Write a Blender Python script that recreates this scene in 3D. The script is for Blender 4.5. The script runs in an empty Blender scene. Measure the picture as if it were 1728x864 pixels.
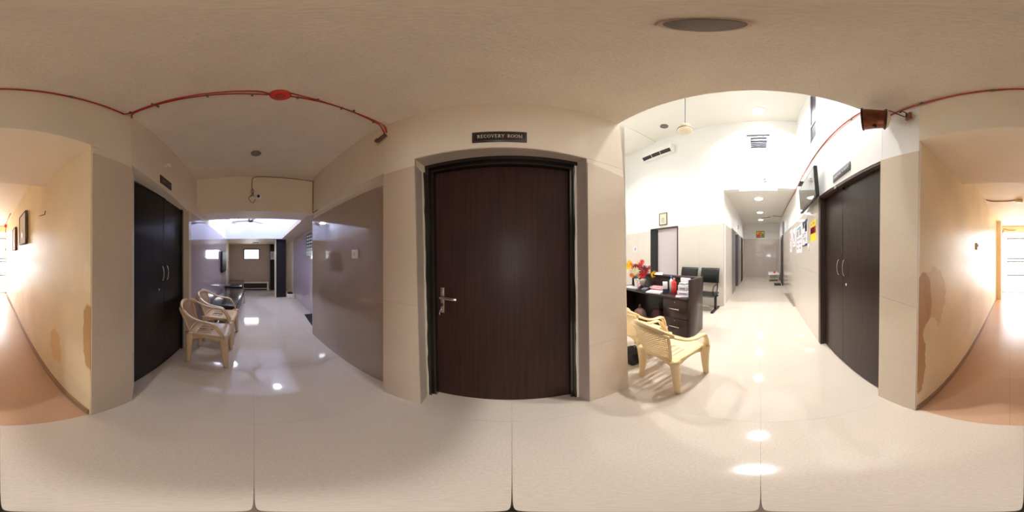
import bpy, bmesh, math, random
from mathutils import Vector, Matrix
random.seed(7)
S = bpy.context.scene
C = S.collection
PI = math.pi

# ------------------------------------------------------------------ camera
cam = bpy.data.cameras.new('camera')
cam.type = 'PANO'
try:
    cam.cycles.panorama_type = 'EQUIRECTANGULAR'
except Exception:
    cam.panorama_type = 'EQUIRECTANGULAR'
cam.clip_start = 0.01
co = bpy.data.objects.new('camera', cam)
co.location = (0, 0, 1.35); co.rotation_euler = (PI/2, 0, 0)
C.objects.link(co); S.camera = co

# ------------------------------------------------------------------ world (overcast daylight)
W = bpy.data.worlds.new('daylight'); S.world = W; W.use_nodes = True
bg = W.node_tree.nodes['Background']
bg.inputs[0].default_value = (0.93, 0.96, 1.0, 1); bg.inputs[1].default_value = 14.0

S.view_settings.view_transform = 'Standard'
S.view_settings.look = 'None'
S.view_settings.gamma = 1.0
S.view_settings.use_curve_mapping = False
S.view_settings.exposure = 0.22
S.cycles.max_bounces = 14
S.cycles.diffuse_bounces = 10
S.cycles.glossy_bounces = 5
S.cycles.sample_clamp_indirect = 6.0

HALL_W, CORR_W, WELL_W = 58.0, 17.0, 24.0
def area_lamp(name, loc, size, power, col=(1, .97, .93), rot=(0, 0, 0), portal=False, sy=None, spread=180):
    l = bpy.data.lights.new(name, 'AREA'); l.shape = 'RECTANGLE' if sy else 'DISK'
    l.size = size; l.energy = power; l.color = col; l.spread = math.radians(spread)
    if sy: l.size_y = sy
    if portal: l.cycles.is_portal = True
    o = bpy.data.objects.new(name, l); o.location = loc; o.rotation_euler = rot
    C.objects.link(o); return o
# daylight portals in the real openings
area_lamp('daylight_portal', (.28, -5.95, 1.1), 1.1, 1, rot=(PI/2, 0, 0), portal=True, sy=2.2)
area_lamp('daylight_portal', (-6.75, -.18, 1.41), .4, 1, rot=(PI/2, 0, -PI/2), portal=True, sy=.65)

# ------------------------------------------------------------------ materials
def new_mat(name):
    m = bpy.data.materials.new(name); m.use_nodes = True
    nt = m.node_tree; return m, nt, nt.nodes['Principled BSDF']
def srgb(r, g, b):
    f = lambda c: (c/255/12.92) if c/255 <= .04045 else ((c/255+.055)/1.055)**2.4
    return (f(r), f(g), f(b), 1)
def mat(name, col, rough=.5, metal=0, coat=0, var=0, vscale=6, bump=0, bscale=60, emit=0, alpha=None, spec=None, fine=0, fscale=220, coatr=.05, trans=0):
    m, nt, b = new_mat(name)
    c = srgb(*col)
    b.inputs['Base Color'].default_value = c
    b.inputs['Roughness'].default_value = rough
    b.inputs['Metallic'].default_value = metal
    b.inputs['Coat Weight'].default_value = coat
    b.inputs['Coat Roughness'].default_value = coatr
    if spec is not None: b.inputs['Specular IOR Level'].default_value = spec
    if trans: b.inputs['Transmission Weight'].default_value = trans
    g = nt.nodes.new('ShaderNodeNewGeometry')
    src = None
    def layer(scale, amt, src, detail=4):
        n = nt.nodes.new('ShaderNodeTexNoise'); n.inputs['Scale'].default_value = scale; n.inputs['Detail'].default_value = detail
        nt.links.new(g.outputs['Position'], n.inputs['Vector'])
        mr = nt.nodes.new('ShaderNodeMapRange'); mr.inputs['From Min'].default_value = .3; mr.inputs['From Max'].default_value = .7
        mr.inputs['To Min'].default_value = 1-amt; mr.inputs['To Max'].default_value = 1+amt
        nt.links.new(n.outputs['Fac'], mr.inputs['Value'])
        mx = nt.nodes.new('ShaderNodeVectorMath'); mx.operation = 'SCALE'
        if src is None: mx.inputs[0].default_value = c[:3]
        else: nt.links.new(src, mx.inputs[0])
        nt.links.new(mr.outputs[0], mx.inputs['Scale'])
        return mx.outputs[0]
    if var: src = layer(vscale, var, src)
    if fine: src = layer(fscale, fine, src, 2)
    if src is not None: nt.links.new(src, b.inputs['Base Color'])
    if bump:
        n = nt.nodes.new('ShaderNodeTexNoise'); n.inputs['Scale'].default_value = bscale; n.inputs['Detail'].default_value = 3
        nt.links.new(g.outputs['Position'], n.inputs['Vector'])
        bp = nt.nodes.new('ShaderNodeBump'); bp.inputs['Strength'].default_value = bump; bp.inputs['Distance'].default_value = .01
        nt.links.new(n.outputs['Fac'], bp.inputs['Height']); nt.links.new(bp.outputs[0], b.inputs['Normal'])
    if emit:
        b.inputs['Emission Color'].default_value = c; b.inputs['Emission Strength'].default_value = emit
    return m
def wood(name, a, b_, rough=.32, coat=.3, axis='Z', scale=26):
    m, nt, b = new_mat(name)
    tc = nt.nodes.new('ShaderNodeTexCoord'); mp = nt.nodes.new('ShaderNodeMapping')
    sc = {'Z': (scale, scale, 1.2), 'X': (1.2, scale, scale), 'Y': (scale, 1.2, scale)}[axis]
    mp.inputs['Scale'].default_value = sc
    nt.links.new(tc.outputs['Object'], mp.inputs['Vector'])
    n = nt.nodes.new('ShaderNodeTexNoise'); n.inputs['Scale'].default_value = 1.6; n.inputs['Detail'].default_value = 6; n.inputs['Distortion'].default_value = .6
    nt.links.new(mp.outputs[0], n.inputs['Vector'])
    r = nt.nodes.new('ShaderNodeValToRGB'); r.color_ramp.elements[0].position = .35; r.color_ramp.elements[1].position = .68
    r.color_ramp.elements[0].color = srgb(*a); r.color_ramp.elements[1].color = srgb(*b_)
    nt.links.new(n.outputs['Fac'], r.inputs[0]); nt.links.new(r.outputs[0], b.inputs['Base Color'])
    b.inputs['Specular IOR Level'].default_value = .22; b.inputs['Roughness'].default_value = rough; b.inputs['Coat Weight'].default_value = coat; b.inputs['Coat Roughness'].default_value = .15
    return m
def stained_wall(name, col, patches):
    """cream plaster with streaks and peeled patches; patches: (y, z, ry, rz, colour)"""
    m, nt, b = new_mat(name)
    N, L = nt.nodes, nt.links
    g = N.new('ShaderNodeNewGeometry')
    n = N.new('ShaderNodeTexNoise'); n.inputs['Scale'].default_value = 1.7; n.inputs['Detail'].default_value = 5
    L.new(g.outputs['Position'], n.inputs['Vector'])
    r = N.new('ShaderNodeValToRGB'); r.color_ramp.elements[0].position = .35; r.color_ramp.elements[1].position = .65
    r.color_ramp.elements[0].color = srgb(*[c*.93 for c in col]); r.color_ramp.elements[1].color = srgb(*col)
    L.new(n.outputs['Fac'], r.inputs[0]); src = r.outputs[0]
    sep = N.new('ShaderNodeSeparateXYZ'); L.new(g.outputs['Position'], sep.inputs[0])
    nn = N.new('ShaderNodeTexNoise'); nn.inputs['Scale'].default_value = 9; nn.inputs['Detail'].default_value = 5
    L.new(g.outputs['Position'], nn.inputs['Vector'])
    for (py, pz, ry, rz, pc) in patches:
        cb = N.new('ShaderNodeCombineXYZ')
        for ax, p, rr, o in (('Y', py, ry, 0), ('Z', pz, rz, 1)):
            a = N.new('ShaderNodeMath'); a.operation = 'SUBTRACT'; L.new(sep.outputs[ax], a.inputs[0]); a.inputs[1].default_value = p
            d = N.new('ShaderNodeMath'); d.operation = 'DIVIDE'; L.new(a.outputs[0], d.inputs[0]); d.inputs[1].default_value = rr
            L.new(d.outputs[0], cb.inputs[o])
        ln = N.new('ShaderNodeVectorMath'); ln.operation = 'LENGTH'; L.new(cb.outputs[0], ln.inputs[0])
        ad = N.new('ShaderNodeMath'); ad.operation = 'MULTIPLY_ADD'; L.new(nn.outputs['Fac'], ad.inputs[0]); ad.inputs[1].default_value = .9; L.new(ln.outputs['Value'], ad.inputs[2])
        mr = N.new('ShaderNodeMapRange'); mr.inputs['From Min'].default_value = 1.38; mr.inputs['From Max'].default_value = 1.46
        mr.inputs['To Min'].default_value = 1; mr.inputs['To Max'].default_value = 0
        L.new(ad.outputs[0], mr.inputs['Value'])
        mx = N.new('ShaderNodeMix'); mx.data_type = 'RGBA'; L.new(mr.outputs[0], mx.inputs[0]); L.new(src, mx.inputs[6]); mx.inputs[7].default_value = srgb(*pc)
        src = mx.outputs[2]
    L.new(src, b.inputs['Base Color']); b.inputs['Roughness'].default_value = .36
    bp = N.new('ShaderNodeBump'); bp.inputs['Strength'].default_value = .12; bp.inputs['Distance'].default_value = .01
    L.new(nn.outputs['Fac'], bp.inputs['Height']); L.new(bp.outputs[0], b.inputs['Normal'])
    return m
def glass_mat(name, tint=(1, 1, 1)):
    m, nt, b = new_mat(name); nt.nodes.remove(b)
    o = nt.nodes['Material Output']
    t = nt.nodes.new('ShaderNodeBsdfTransparent'); t.inputs[0].default_value = (*tint, 1)
    gl = nt.nodes.new('ShaderNodeBsdfGlossy'); gl.inputs['Roughness'].default_value = .02
    mx = nt.nodes.new('ShaderNodeMixShader'); mx.inputs[0].default_value = .06
    nt.links.new(t.outputs[0], mx.inputs[1]); nt.links.new(gl.outputs[0], mx.inputs[2]); nt.links.new(mx.outputs[0], o.inputs[0])
    return m

M = {}
M['cream'] = mat('cream_paint', (234, 222, 202), .6, var=.03, vscale=2, bump=.06, bscale=35)
M['ceil'] = mat('stucco_ceiling', (226, 214, 197), .8, var=.035, vscale=5, bump=.35, bscale=70, fine=.05, fscale=90)
M['ceil_smooth'] = mat('soffit_paint', (216, 200, 180), .6, var=.03)
M['white'] = mat('white_paint', (238, 238, 236), .55, var=.012, vscale=1.2)
M['hallceil'] = mat('hall_ceiling_paint', (236, 234, 226), .6, var=.03, vscale=.8)
M['wellwhite'] = mat('well_white', (222, 224, 238), .5)
M['tile'] = mat('polished_dado_tile', (212, 196, 176), .16, coat=.25, var=.03, vscale=2.5, fine=.025, fscale=60)
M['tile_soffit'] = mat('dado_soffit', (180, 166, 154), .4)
M['tile_grey'] = mat('polished_taupe_tile', (168, 150, 136), .07, coat=.9, coatr=.015, var=.03, vscale=1.5, fine=.02, fscale=50)
M['tile_lilac'] = mat('polished_lilac_tile', (186, 172, 178), .08, coat=.9, coatr=.015, var=.03, vscale=1.5)
M['tile_light'] = mat('polished_ivory_tile', (222, 214, 204), .14, coat=.35, var=.02, vscale=2)
M['tile_sand'] = mat('sand_wall_tile', (190, 172, 148), .3, coat=.1, var=.04, vscale=3, fine=.03)
M['floor'] = mat('speckled_vitrified_tile', (206, 194, 181), .06, coat=.05, coatr=.03, var=.02, vscale=3, fine=.07, fscale=110)
M['grout'] = mat('dark_grout', (140, 122, 108), .8)
M['floor_brown'] = mat('tan_ceramic_tile', (194, 158, 132), .3, coat=.1, coatr=.2, var=.03, vscale=3, fine=.06, fscale=110)
M['skirt'] = mat('brown_skirting', (150, 120, 98), .4)
M['wallR'] = stained_wall('stained_cream_wall_right', (243, 227, 194), [(-.98, 1.03, .21, .25, (218, 192, 154)), (-.84, 1.05, .12, .18, (190, 150, 118)), (-.80, .7, .08, .5, (196, 160, 120)), (-.95, .78, .1, .12, (236, 220, 190))])
M['wallL'] = stained_wall('stained_cream_wall_left', (243, 227, 194), [(-.80, .82, .07, .26, (196, 160, 112)), (-.82, 1.22, .05, .10, (238, 224, 196)), (-1.3, .5, .12, .18, (222, 190, 140))])
M['rear_ceil'] = mat('rear_corridor_paint', (240, 229, 206), .6, var=.02)
M['door'] = wood('walnut_door_laminate', (44, 24, 21), (62, 35, 31), .5, .05)
M['door_dark'] = wood('dark_door_laminate', (20, 17, 15), (34, 29, 26), .36, .2)
M['door_brown'] = wood('brown_door_laminate', (40, 28, 25), (54, 38, 33), .38, .2)
M['frame'] = mat('varnished_dark_frame', (26, 19, 17), .25, coat=.5, var=.1, vscale=8)
M['frame_brown'] = mat('brown_metal_frame', (74, 58, 52), .4)
M['desk'] = wood('dark_desk_laminate', (44, 28, 26), (58, 39, 35), .28, .3, 'Z', 30)
M['steel'] = mat('brushed_steel', (205, 200, 194), .22, metal=1)
M['steel_dull'] = mat('tarnished_plate', (165, 145, 130), .4, metal=.8, var=.2, vscale=60)
M['brushed'] = mat('grey_lift_steel', (150, 150, 154), .3, metal=.7)
M['black'] = mat('black_plastic', (18, 18, 19), .4)
M['matte_black'] = mat('matte_black_panel', (20, 20, 22), .55)
M['screen'] = mat('dark_screen_glass', (30, 33, 36), .06, coat=1)
M['leather'] = mat('black_leatherette', (28, 28, 30), .22, coat=.5, coatr=.12, bump=.12, bscale=30)
M['metal_black'] = mat('black_powder_coat', (22, 22, 22), .35)
M['chair_b'] = mat('beige_plastic', (214, 184, 146), .24, coat=.3)
M['chair_c'] = mat('cream_yellow_plastic', (238, 212, 162), .3, coat=.3)
M['red'] = mat('red_conduit_plastic', (176, 44, 28), .35)
M['redbox'] = mat('red_box_plastic', (214, 58, 36), .35)
M['clip'] = mat('grey_clip', (120, 108, 96), .4, metal=.5)
M['rust'] = mat('worn_metal_box', (96, 72, 60), .6, var=.3, vscale=70)
M['whitep'] = mat('white_plastic', (236, 234, 230), .35)
M['greyp'] = mat('grey_diffuser', (128, 118, 112), .6, fine=.08, fscale=150)
M['ring'] = mat('patched_plaster_ring', (204, 186, 166), .8, var=.08, vscale=40)
M['copper'] = mat('aged_copper', (126, 74, 52), .3, metal=.75, var=.25, vscale=22)
M['copper_dark'] = mat('dark_copper_rim', (60, 32, 24), .4, metal=.5)
M['brass'] = mat('brass_bracket', (150, 104, 70), .35, metal=.7)
M['frost'] = mat('frosted_cap', (226, 214, 190), .4)
M['sign'] = mat('black_sign', (24, 18, 14), .3, coat=.4)
M['sign_grey'] = mat('grey_sign', (104, 102, 112), .6)
M['gold'] = mat('gold_line', (150, 118, 70), .4)
M['letter'] = mat('silver_letter', (236, 232, 224), .6)
M['letterw'] = mat('white_letter', (235, 235, 240), .4)
M['dimletter'] = mat('dull_letter', (90, 92, 88), .5)
M['paper'] = mat('white_paper', (222, 220, 224), .7)
M['paper_blue'] = mat('pale_blue_paper', (206, 222, 238), .7)
M['navy'] = mat('navy_print', (44, 52, 92), .6)
M['yellow'] = mat('yellow_print', (244, 232, 40), .6)
M['redp'] = mat('red_print', (222, 60, 66), .6)
M['greyprint'] = mat('grey_print', (150, 148, 164), .6)
M['pinkprint'] = mat('pink_print', (214, 150, 160), .6)
M['teal'] = mat('teal_print', (70, 150, 160), .6)
M['orange'] = mat('orange_print', (236, 150, 70), .6)
M['ivory'] = mat('ivory_metal', (224, 208, 176), .35, coat=.3)
M['lamp'] = mat('lit_lamp', (255, 252, 246), .5, emit=14)
M['lampblue'] = mat('lit_cool_lamp', (235, 240, 255), .5, emit=9)
M['glass'] = glass_mat('window_glass')
M['alu'] = mat('aluminium_grey', (142, 144, 160), .4, metal=.3)
M['petal_y'] = mat('yellow_petal', (252, 206, 30), .5)
M['petal_o'] = mat('orange_petal', (236, 130, 40), .5)
M['petal_r'] = mat('red_petal', (214, 44, 54), .5)
M['petal_m'] = mat('maroon_petal', (150, 34, 52), .5)
M['petal_w'] = mat('cream_petal', (238, 228, 190), .5)
M['leafd'] = mat('dark_foliage', (40, 48, 30), .6)
M['pot'] = mat('white_pot', (232, 222, 220), .35)
M['pinkbottle'] = mat('pink_liquid', (230, 150, 160), .2, coat=.5)
M['redbottle'] = mat('red_liquid', (214, 50, 48), .2, coat=.5)
M['bluecap'] = mat('blue_cap', (60, 140, 210), .3)
M['bag_brown'] = mat('brown_bag', (96, 66, 54), .6, var=.1)
M['bag_maroon'] = mat('maroon_bag', (64, 26, 28), .6, var=.1)
M['filler'] = mat('chipped_white_filler', (226, 220, 206), .8, var=.06, vscale=60, bump=.6, bscale=60)
M['outdoor'] = mat('pale_courtyard', (225, 220, 215), .8)

# ------------------------------------------------------------------ mesh helpers
class MB:
    def __init__(s): s.v = []; s.f = []; s.sm = []
    def add(s, vs, fs, smooth=False):
        k = len(s.v); s.v += [tuple(v) for v in vs]
        for f in fs: s.f.append([i+k for i in f]); s.sm.append(smooth)
        return s
    def prism(s, b, t):
        n = len(b)
        a = 0
        for i in range(n): a += b[i][0]*b[(i+1) % n][1]-b[(i+1) % n][0]*b[i][1]
        if a < 0: b = b[::-1]; t = t[::-1]
        fs = [list(range(n))[::-1], list(range(n, 2*n))]+[[i, (i+1) % n, (i+1) % n+n, i+n] for i in range(n)]
        return s.add(list(b)+list(t), fs)
    def poly(s, pts, z0, z1):
        z0 = z0 if isinstance(z0, (list, tuple)) else [z0]*len(pts)
        z1 = z1 if isinstance(z1, (list, tuple)) else [z1]*len(pts)
        return s.prism([(p[0], p[1], z) for p, z in zip(pts, z0)], [(p[0], p[1], z) for p, z in zip(pts, z1)])
    def box(s, x0, x1, y0, y1, z0, z1):
        if x0 > x1: x0, x1 = x1, x0
        if y0 > y1: y0, y1 = y1, y0
        return s.poly([(x0, y0), (x1, y0), (x1, y1), (x0, y1)], z0, z1)
    def bbox(s, x0, x1, y0, y1, z0, z1, r=.01, seg=2):
        bm = bmesh.new(); bmesh.ops.create_cube(bm, size=1)
        for v in bm.verts: v.co = Vector(((x0+x1)/2+v.co.x*(x1-x0), (y0+y1)/2+v.co.y*(y1-y0), (z0+z1)/2+v.co.z*(z1-z0)))
        bmesh.ops.bevel(bm, geom=bm.edges[:], offset=r, segments=seg, affect='EDGES', profile=.5)
        bm.verts.index_update()
        s.add([v.co[:] for v in bm.verts], [[v.index for v in f.verts] for f in bm.faces], True); bm.free(); return s
    def quadbox(s, q, n):
        n = Vector(n); a = [Vector(p) for p in q]; b = [p+n for p in a]
        nn = (a[1]-a[0]).cross(a[3]-a[0])
        fs = [[0, 1, 2, 3], [7, 6, 5, 4], [0, 4, 5, 1], [1, 5, 6, 2], [2, 6, 7, 3], [3, 7, 4, 0]]
        if nn.dot(n) > 0: fs = [f[::-1] for f in fs]
        return s.add(a+b, fs)
    def sweep(s, path, size, n=8, up=(0, 0, 1), closed=False, smooth=True, sup=False):
        """section = superellipse of half sizes size(i)->(w,h); w lies along tangent x up"""
        P = [Vector(p) for p in path]; m = len(P); vs = []
        U = Vector(up)
        for i, p in enumerate(P):
            t = (P[min(i+1, m-1)]-P[max(i-1, 0)]) if not closed else (P[(i+1) % m]-P[(i-1) % m])
            t.normalize(); u = U
            if abs(t.dot(u)) > .97: u = Vector((1, 0, 0)) if abs(t.x) < .9 else Vector((0, 1, 0))
            x = t.cross(u).normalized(); y = x.cross(t).normalized()
            w, h = size(i/(m-1)) if callable(size) else size
            for k in range(n):
                a = 2*PI*(k+.5)/n; ca, sa = math.cos(a), math.sin(a)
                if sup: q = max(abs(ca), abs(sa)); ca, sa = ca/q*(1 if abs(ca) > .3 else 1), sa/q
                vs.append(p+x*w*ca+y*h*sa)
        fs = []
        for i in range(m if closed else m-1):
            for k in range(n):
                a, b = i*n, ((i+1) % m)*n
                fs.append([a+k, a+(k+1) % n, b+(k+1) % n, b+k])
        if not closed: fs += [list(range(n))[::-1], [(m-1)*n+k for k in range(n)]]
        return s.add(vs, fs, smooth)
    def tube(s, path, r, n=8, closed=False): return s.sweep(path, (r, r), n, closed=closed)
    def lathe(s, prof, c=(0, 0, 0), n=24, axis='Z', mtx=None):
        vs = []; m = len(prof)
        for r, z in prof:
            for k in range(n):
                a = 2*PI*k/n; v = Vector((r*math.cos(a), r*math.sin(a), z))
                if axis == 'X': v = Vector((v.z, v.x, v.y))
                if axis == 'Y': v = Vector((v.x, v.z, -v.y))
                if mtx: v = mtx @ v
                vs.append(v+Vector(c))
        fs = [[i*n+k, i*n+(k+1) % n, (i+1)*n+(k+1) % n, (i+1)*n+k] for i in range(m-1) for k in range(n)]
        fs += [list(range(n))[::-1], [(m-1)*n+k for k in range(n)]]
        return s.add(vs, fs, True)
    def grid(s, f, nu, nv, th=.004, skip=None):
        """closed thin shell of the surface f(u,v), u,v in 0..1"""
        P = [[Vector(f(i/nu, j/nv)) for i in range(nu+1)] for j in range(nv+1)]
        def nrm(i, j):
            a = P[j][min(i+1, nu)]-P[j][max(i-1, 0)]; b = P[min(j+1, nv)][i]-P[max(j-1, 0)][i]
            return a.cross(b).normalized()
        top = [P[j][i] for j in range(nv+1) for i in range(nu+1)]
        bot = [P[j][i]-nrm(i, j)*th for j in range(nv+1) for i in range(nu+1)]
        K = len(top); idx = lambda i, j: j*(nu+1)+i; fs = []
        ok = lambda i, j: 0 <= i < nu and 0 <= j < nv and not (skip and skip(i, j))
        for j in range(nv):
            for i in range(nu):
                if not ok(i, j): continue
                a, b, c, d = idx(i, j), idx(i+1, j), idx(i+1, j+1), idx(i, j+1)
                fs.append([a, b, c, d]); fs.append([d+K, c+K, b+K, a+K])
                for (di, dj, p, q) in ((0, -1, a, b), (1, 0, b, c), (0, 1, c, d), (-1, 0, d, a)):
                    if not ok(i+di, j+dj): fs.append([q, p, p+K, q+K])
        return s.add(top+bot, fs, True)
    def build(s, name, m, parent=None, loc=None):
        me = bpy.data.meshes.new(name); me.from_pydata(s.v, [], s.f); me.update()
        for p, q in zip(me.polygons, s.sm): p.use_smooth = q
        if m: me.materials.append(m if not isinstance(m, str) else M[m])
        o = bpy.data.objects.new(name, me); C.objects.link(o)
        if parent: o.parent = parent
        if loc: o.location = loc
        return o
def tag(o, label, cat=None, group=None, kind=None):
    if label: o['label'] = label
    if cat: o['category'] = cat
    if group: o['group'] = group
    if kind: o['kind'] = kind
    return o
def thing(name, label, cat, loc=(0, 0, 0), rz=0, group=None, kind=None):
    o = bpy.data.objects.new(name, None); C.objects.link(o); o.location = loc; o.rotation_euler = (0, 0, rz)
    o.empty_display_size = .1
    return tag(o, label, cat, group, kind)
def struct(name, mb, m, label, parent=None):
    return tag(mb.build(name, m, parent), label, 'wall' if 'wall' in name else name.split('_')[0], kind='structure')
def copy_tree(o, parent=None):
    c = o.copy(); C.objects.link(c); c.parent = parent
    for ch in list(o.children): copy_tree(ch, c)
    return c
def spline(pts, n=8):
    P = [Vector(p) for p in pts]; out = []
    for i in range(len(P)-1):
        a, b, c, d = P[max(i-1, 0)], P[i], P[i+1], P[min(i+2, len(P)-1)]
        for k in range(n):
            t = k/n
            out.append(.5*((2*b)+(c-a)*t+(2*a-5*b+4*c-d)*t*t+(3*b-a-3*c+d)*t**3))
    out.append(P[-1]); return out
def V2(p, z): return (p[0], p[1], z)
def lerp(a, b, t): return Vector(a)*(1-t)+Vector(b)*t
def clad(parent, A, B, At, Bt, z0, z1, nu, nv, m, th=.006, gap=.0015, name='wall_tile'):
    """polished tiles on the face A->B (bottom) / At->Bt (top); room side is left of A->B. z0/z1 pairs at A,B"""
    z0 = z0 if isinstance(z0, (tuple, list)) else (z0, z0); z1 = z1 if isinstance(z1, (tuple, list)) else (z1, z1)
    P00, P10, P01, P11 = Vector(V2(A, z0[0])), Vector(V2(B, z0[1])), Vector(V2(At, z1[0])), Vector(V2(Bt, z1[1]))
    L = (P10-P00).length; Hh = (P01-P00).length
    n = Vector((0, 0, 1)).cross(P10-P00).normalized()*th
    f = lambda u, v: lerp(lerp(P00, P10, u), lerp(P01, P11, u), v)
    gu, gv = gap/L, gap/Hh
    for i in range(nu):
        for j in range(nv):
            u0, u1, v0, v1 = i/nu+(gu/2 if i else 0), (i+1)/nu-(gu/2 if i < nu-1 else 0), j/nv+(gv/2 if j else 0), (j+1)/nv-(gv/2 if j < nv-1 else 0)
            MB().quadbox([f(u0, v0), f(u1, v0), f(u1, v1), f(u0, v1)], n).build(name, m, parent)

# ================================================================== FLOOR
fl = struct('floor', MB().poly([(-6.7, -1.3), (10.6, -1.0), (10.6, 1.8), (4.3, 1.8), (4.3, 5.0), (.5, 5.0), (.5, 1.6), (-6.7, 1.6)], -.08, -.004), 'grout', 'light speckled polished tile floor of the lobby, hall and long corridors')
def ftile(u, v):
    X = .83*u if u >= 0 else .815*u
    Y = .835*v+(.045*X if X > 0 else .012*X)
    return X, Y
g = .0009
for u in range(-9, 13):
    for v in range(-2, 7):
        x, y = ftile(u+.5, v+.5)
        if x < .8 and not (-1.4 < y < 1.5): continue
        if .8 <= x < 4.2 and not (-1.3 < y < 5.2): continue
        if x >= 4.2 and not (-1 < y < 1.9): continue
        if v == -2 and u in (-1, 0): continue
        pts = []
        for (a, b, sx, sy) in ((0, 0, 1, 1), (1, 0, -1, 1), (1, 1, -1, -1), (0, 1, 1, -1)):
            px, py = ftile(u+a, v+b); pts.append((px+sx*g/2, py+sy*g/2))
        if v == -1 and u in (-1, 0):     # border against the brown rear corridor
            pts[0] = (pts[0][0], -.79); pts[1] = (pts[1][0], -.79)
        MB().poly(pts, -.004, 0).build('floor_tile', 'floor', fl)
fr = struct('floor_rear', MB().poly([(-.58, -.79), (.75, -.79), (1.1, -6.1), (-.58, -6.1)], -.08, -.006), 'grout', 'brown tiled floor of the rear corridor leading to the bright exit')
def btile(u, v): Y = -.79-.66*v; return .66*u-.087*Y, Y
for u in range(-1, 2):
    for v in range(0, 8):
        pts = []
        for (a, b, sx, sy) in ((0, 0, 1, -1), (1, 0, -1, -1), (1, 1, -1, 1), (0, 1, 1, 1)):
            px, py = btile(u+a, v+b); pts.append((min(max(px+sx*g, -.57), .74+.06*v), py+sy*g))
        MB().poly(pts, -.006, -.001).build('floor_tile', 'floor_brown', fr)

# ================================================================== LOBBY SHELL
# front wall (recovery room door)
w = MB()
w.prism([(-.878, .875, 0), (-.562, .90, 0), (-.592, 1.03, 0), (-.60, 1.3, 0), (-.90, 1.3, 0), (-.90, .99, 0)],
        [(-.878, .875, 2.03), (-.612, .90, 2.03), (-.64, 1.03, 2.03), (-.64, 1.3, 2.03), (-.90, 1.3, 2.03), (-.90, .99, 2.03)])
w.prism([(.502, .972, 0), (.855, .99, 0), (.855, 1.4, 0), (.455, 1.4, 0), (.46, 1.07, 0)],
        [(.482, .972, 2.09), (.80, .985, 2.09), (.80, 1.4, 2.09), (.44, 1.4, 2.09), (.44, 1.07, 2.09)])
w.prism([(-.878, .875, 2.03), (-.612, .90, 2.03), (-.612, 1.3, 2.03), (-.878, 1.3, 2.03)], [(-.878, .885, 2.7), (-.612, .90, 2.7), (-.612, 1.3, 2.7), (-.878, 1.3, 2.7)])
w.prism([(-.612, .90, 2.092), (.482, .972, 2.092), (.80, .985, 2.092), (.80, 1.3, 2.092), (-.612, 1.3, 2.092)],
        [(-.612, .90, 2.7), (.482, .962, 2.7), (.745, .97, 2.7), (.745, 1.3, 2.7), (-.612, 1.3, 2.7)])
wf = struct('wall_front', w, 'cream', 'cream front wall around the recovery room door')
clad(wf, (-.562, .90), (-.878, .875), (-.612, .90), (-.878, .875), 0, 2.02, 1, 2, 'tile')
clad(wf, (.855, .99), (.502, .972), (.80, .985), (.482, .972), 0, (2.01, 2.05), 1, 3, 'tile')
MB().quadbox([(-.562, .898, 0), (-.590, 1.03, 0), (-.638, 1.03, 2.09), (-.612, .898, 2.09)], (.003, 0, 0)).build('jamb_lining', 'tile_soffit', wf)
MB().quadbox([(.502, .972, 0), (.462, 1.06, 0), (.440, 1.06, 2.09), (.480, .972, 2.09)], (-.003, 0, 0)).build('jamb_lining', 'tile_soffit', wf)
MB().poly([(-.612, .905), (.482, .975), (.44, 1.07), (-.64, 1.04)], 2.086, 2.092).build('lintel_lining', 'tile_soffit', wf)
# wavy chipped filler beside the frame
for side in (0, 1):
    mb = MB(); random.seed(side+3); pts = []
    for i in range(27):
        z = 2.09*i/26
        x = (-.588-.05*z/2.09) if side == 0 else (.456-.018*z/2.09)
        s = 1 if side == 0 else -1
        pts.append((x+s*(.012+random.uniform(-.003, .004)), z, x-s*.004))
    vs = []; y0 = 1.02 if side == 0 else 1.055
    for a, z, b in pts: vs += [(a, y0, z), (b, y0, z), (a, y0+.03, z), (b, y0+.03, z)]
    fs = []
    for i in range(26):
        k = 4*i; fs += [[k, k+1, k+5, k+4], [k+2, k+6, k+7, k+3], [k, k+4, k+6, k+2], [k+1, k+3, k+7, k+5]]
    fs += [[0, 2, 3, 1], [104, 105, 107, 106]]
    mb.add(vs, fs).build('filler_strip', 'filler', wf)

# recovery room door
d = thing('door_1', 'dark walnut recovery room door with steel lever handle', 'door', (0, 0, 0), kind='structure')
def slab(name, m, parent, b, t): return MB().prism(b, t).build(name, m, parent)
# moulded frame: two steps each side and above
for (xo, xi, y0, y1) in ((-.592, -.556, 1.035, 1.2), (-.556, -.530, 1.06, 1.2)):
    tx = -.045
    slab('frame_jamb', 'frame', d, [(xo, y0, 0), (xi, y0, 0), (xi, y1, 0), (xo, y1, 0)], [(xo+tx, y0, 2.09), (xi+tx*.6, y0, 2.09), (xi+tx*.6, y1, 2.09), (xo+tx, y1, 2.09)])
for (xo, xi, y0, y1) in ((.445, .428, 1.06, 1.2), (.428, .408, 1.075, 1.2)):
    tx = -.012
    slab('frame_jamb', 'frame', d, [(xi, y0, 0), (xo, y0, 0), (xo, y1, 0), (xi, y1, 0)], [(xi+tx, y0, 2.09), (xo+tx, y0, 2.09), (xo+tx, y1, 2.09), (xi+tx, y1, 2.09)])
MB().poly([(-.635, 1.03), (.445, 1.045), (.445, 1.2), (-.635, 1.2)], 2.055, 2.088).build('frame_head', 'frame', d)
MB().poly([(-.60, 1.055), (.43, 1.07), (.43, 1.2), (-.60, 1.2)], 2.025, 2.056).build('frame_head', 'frame', d)
leaf = MB().poly([(-.565, 1.10), (.425, 1.115), (.425, 1.15), (-.565, 1.135)], .004, 2.03).build('door_leaf', 'door', d)
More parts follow.
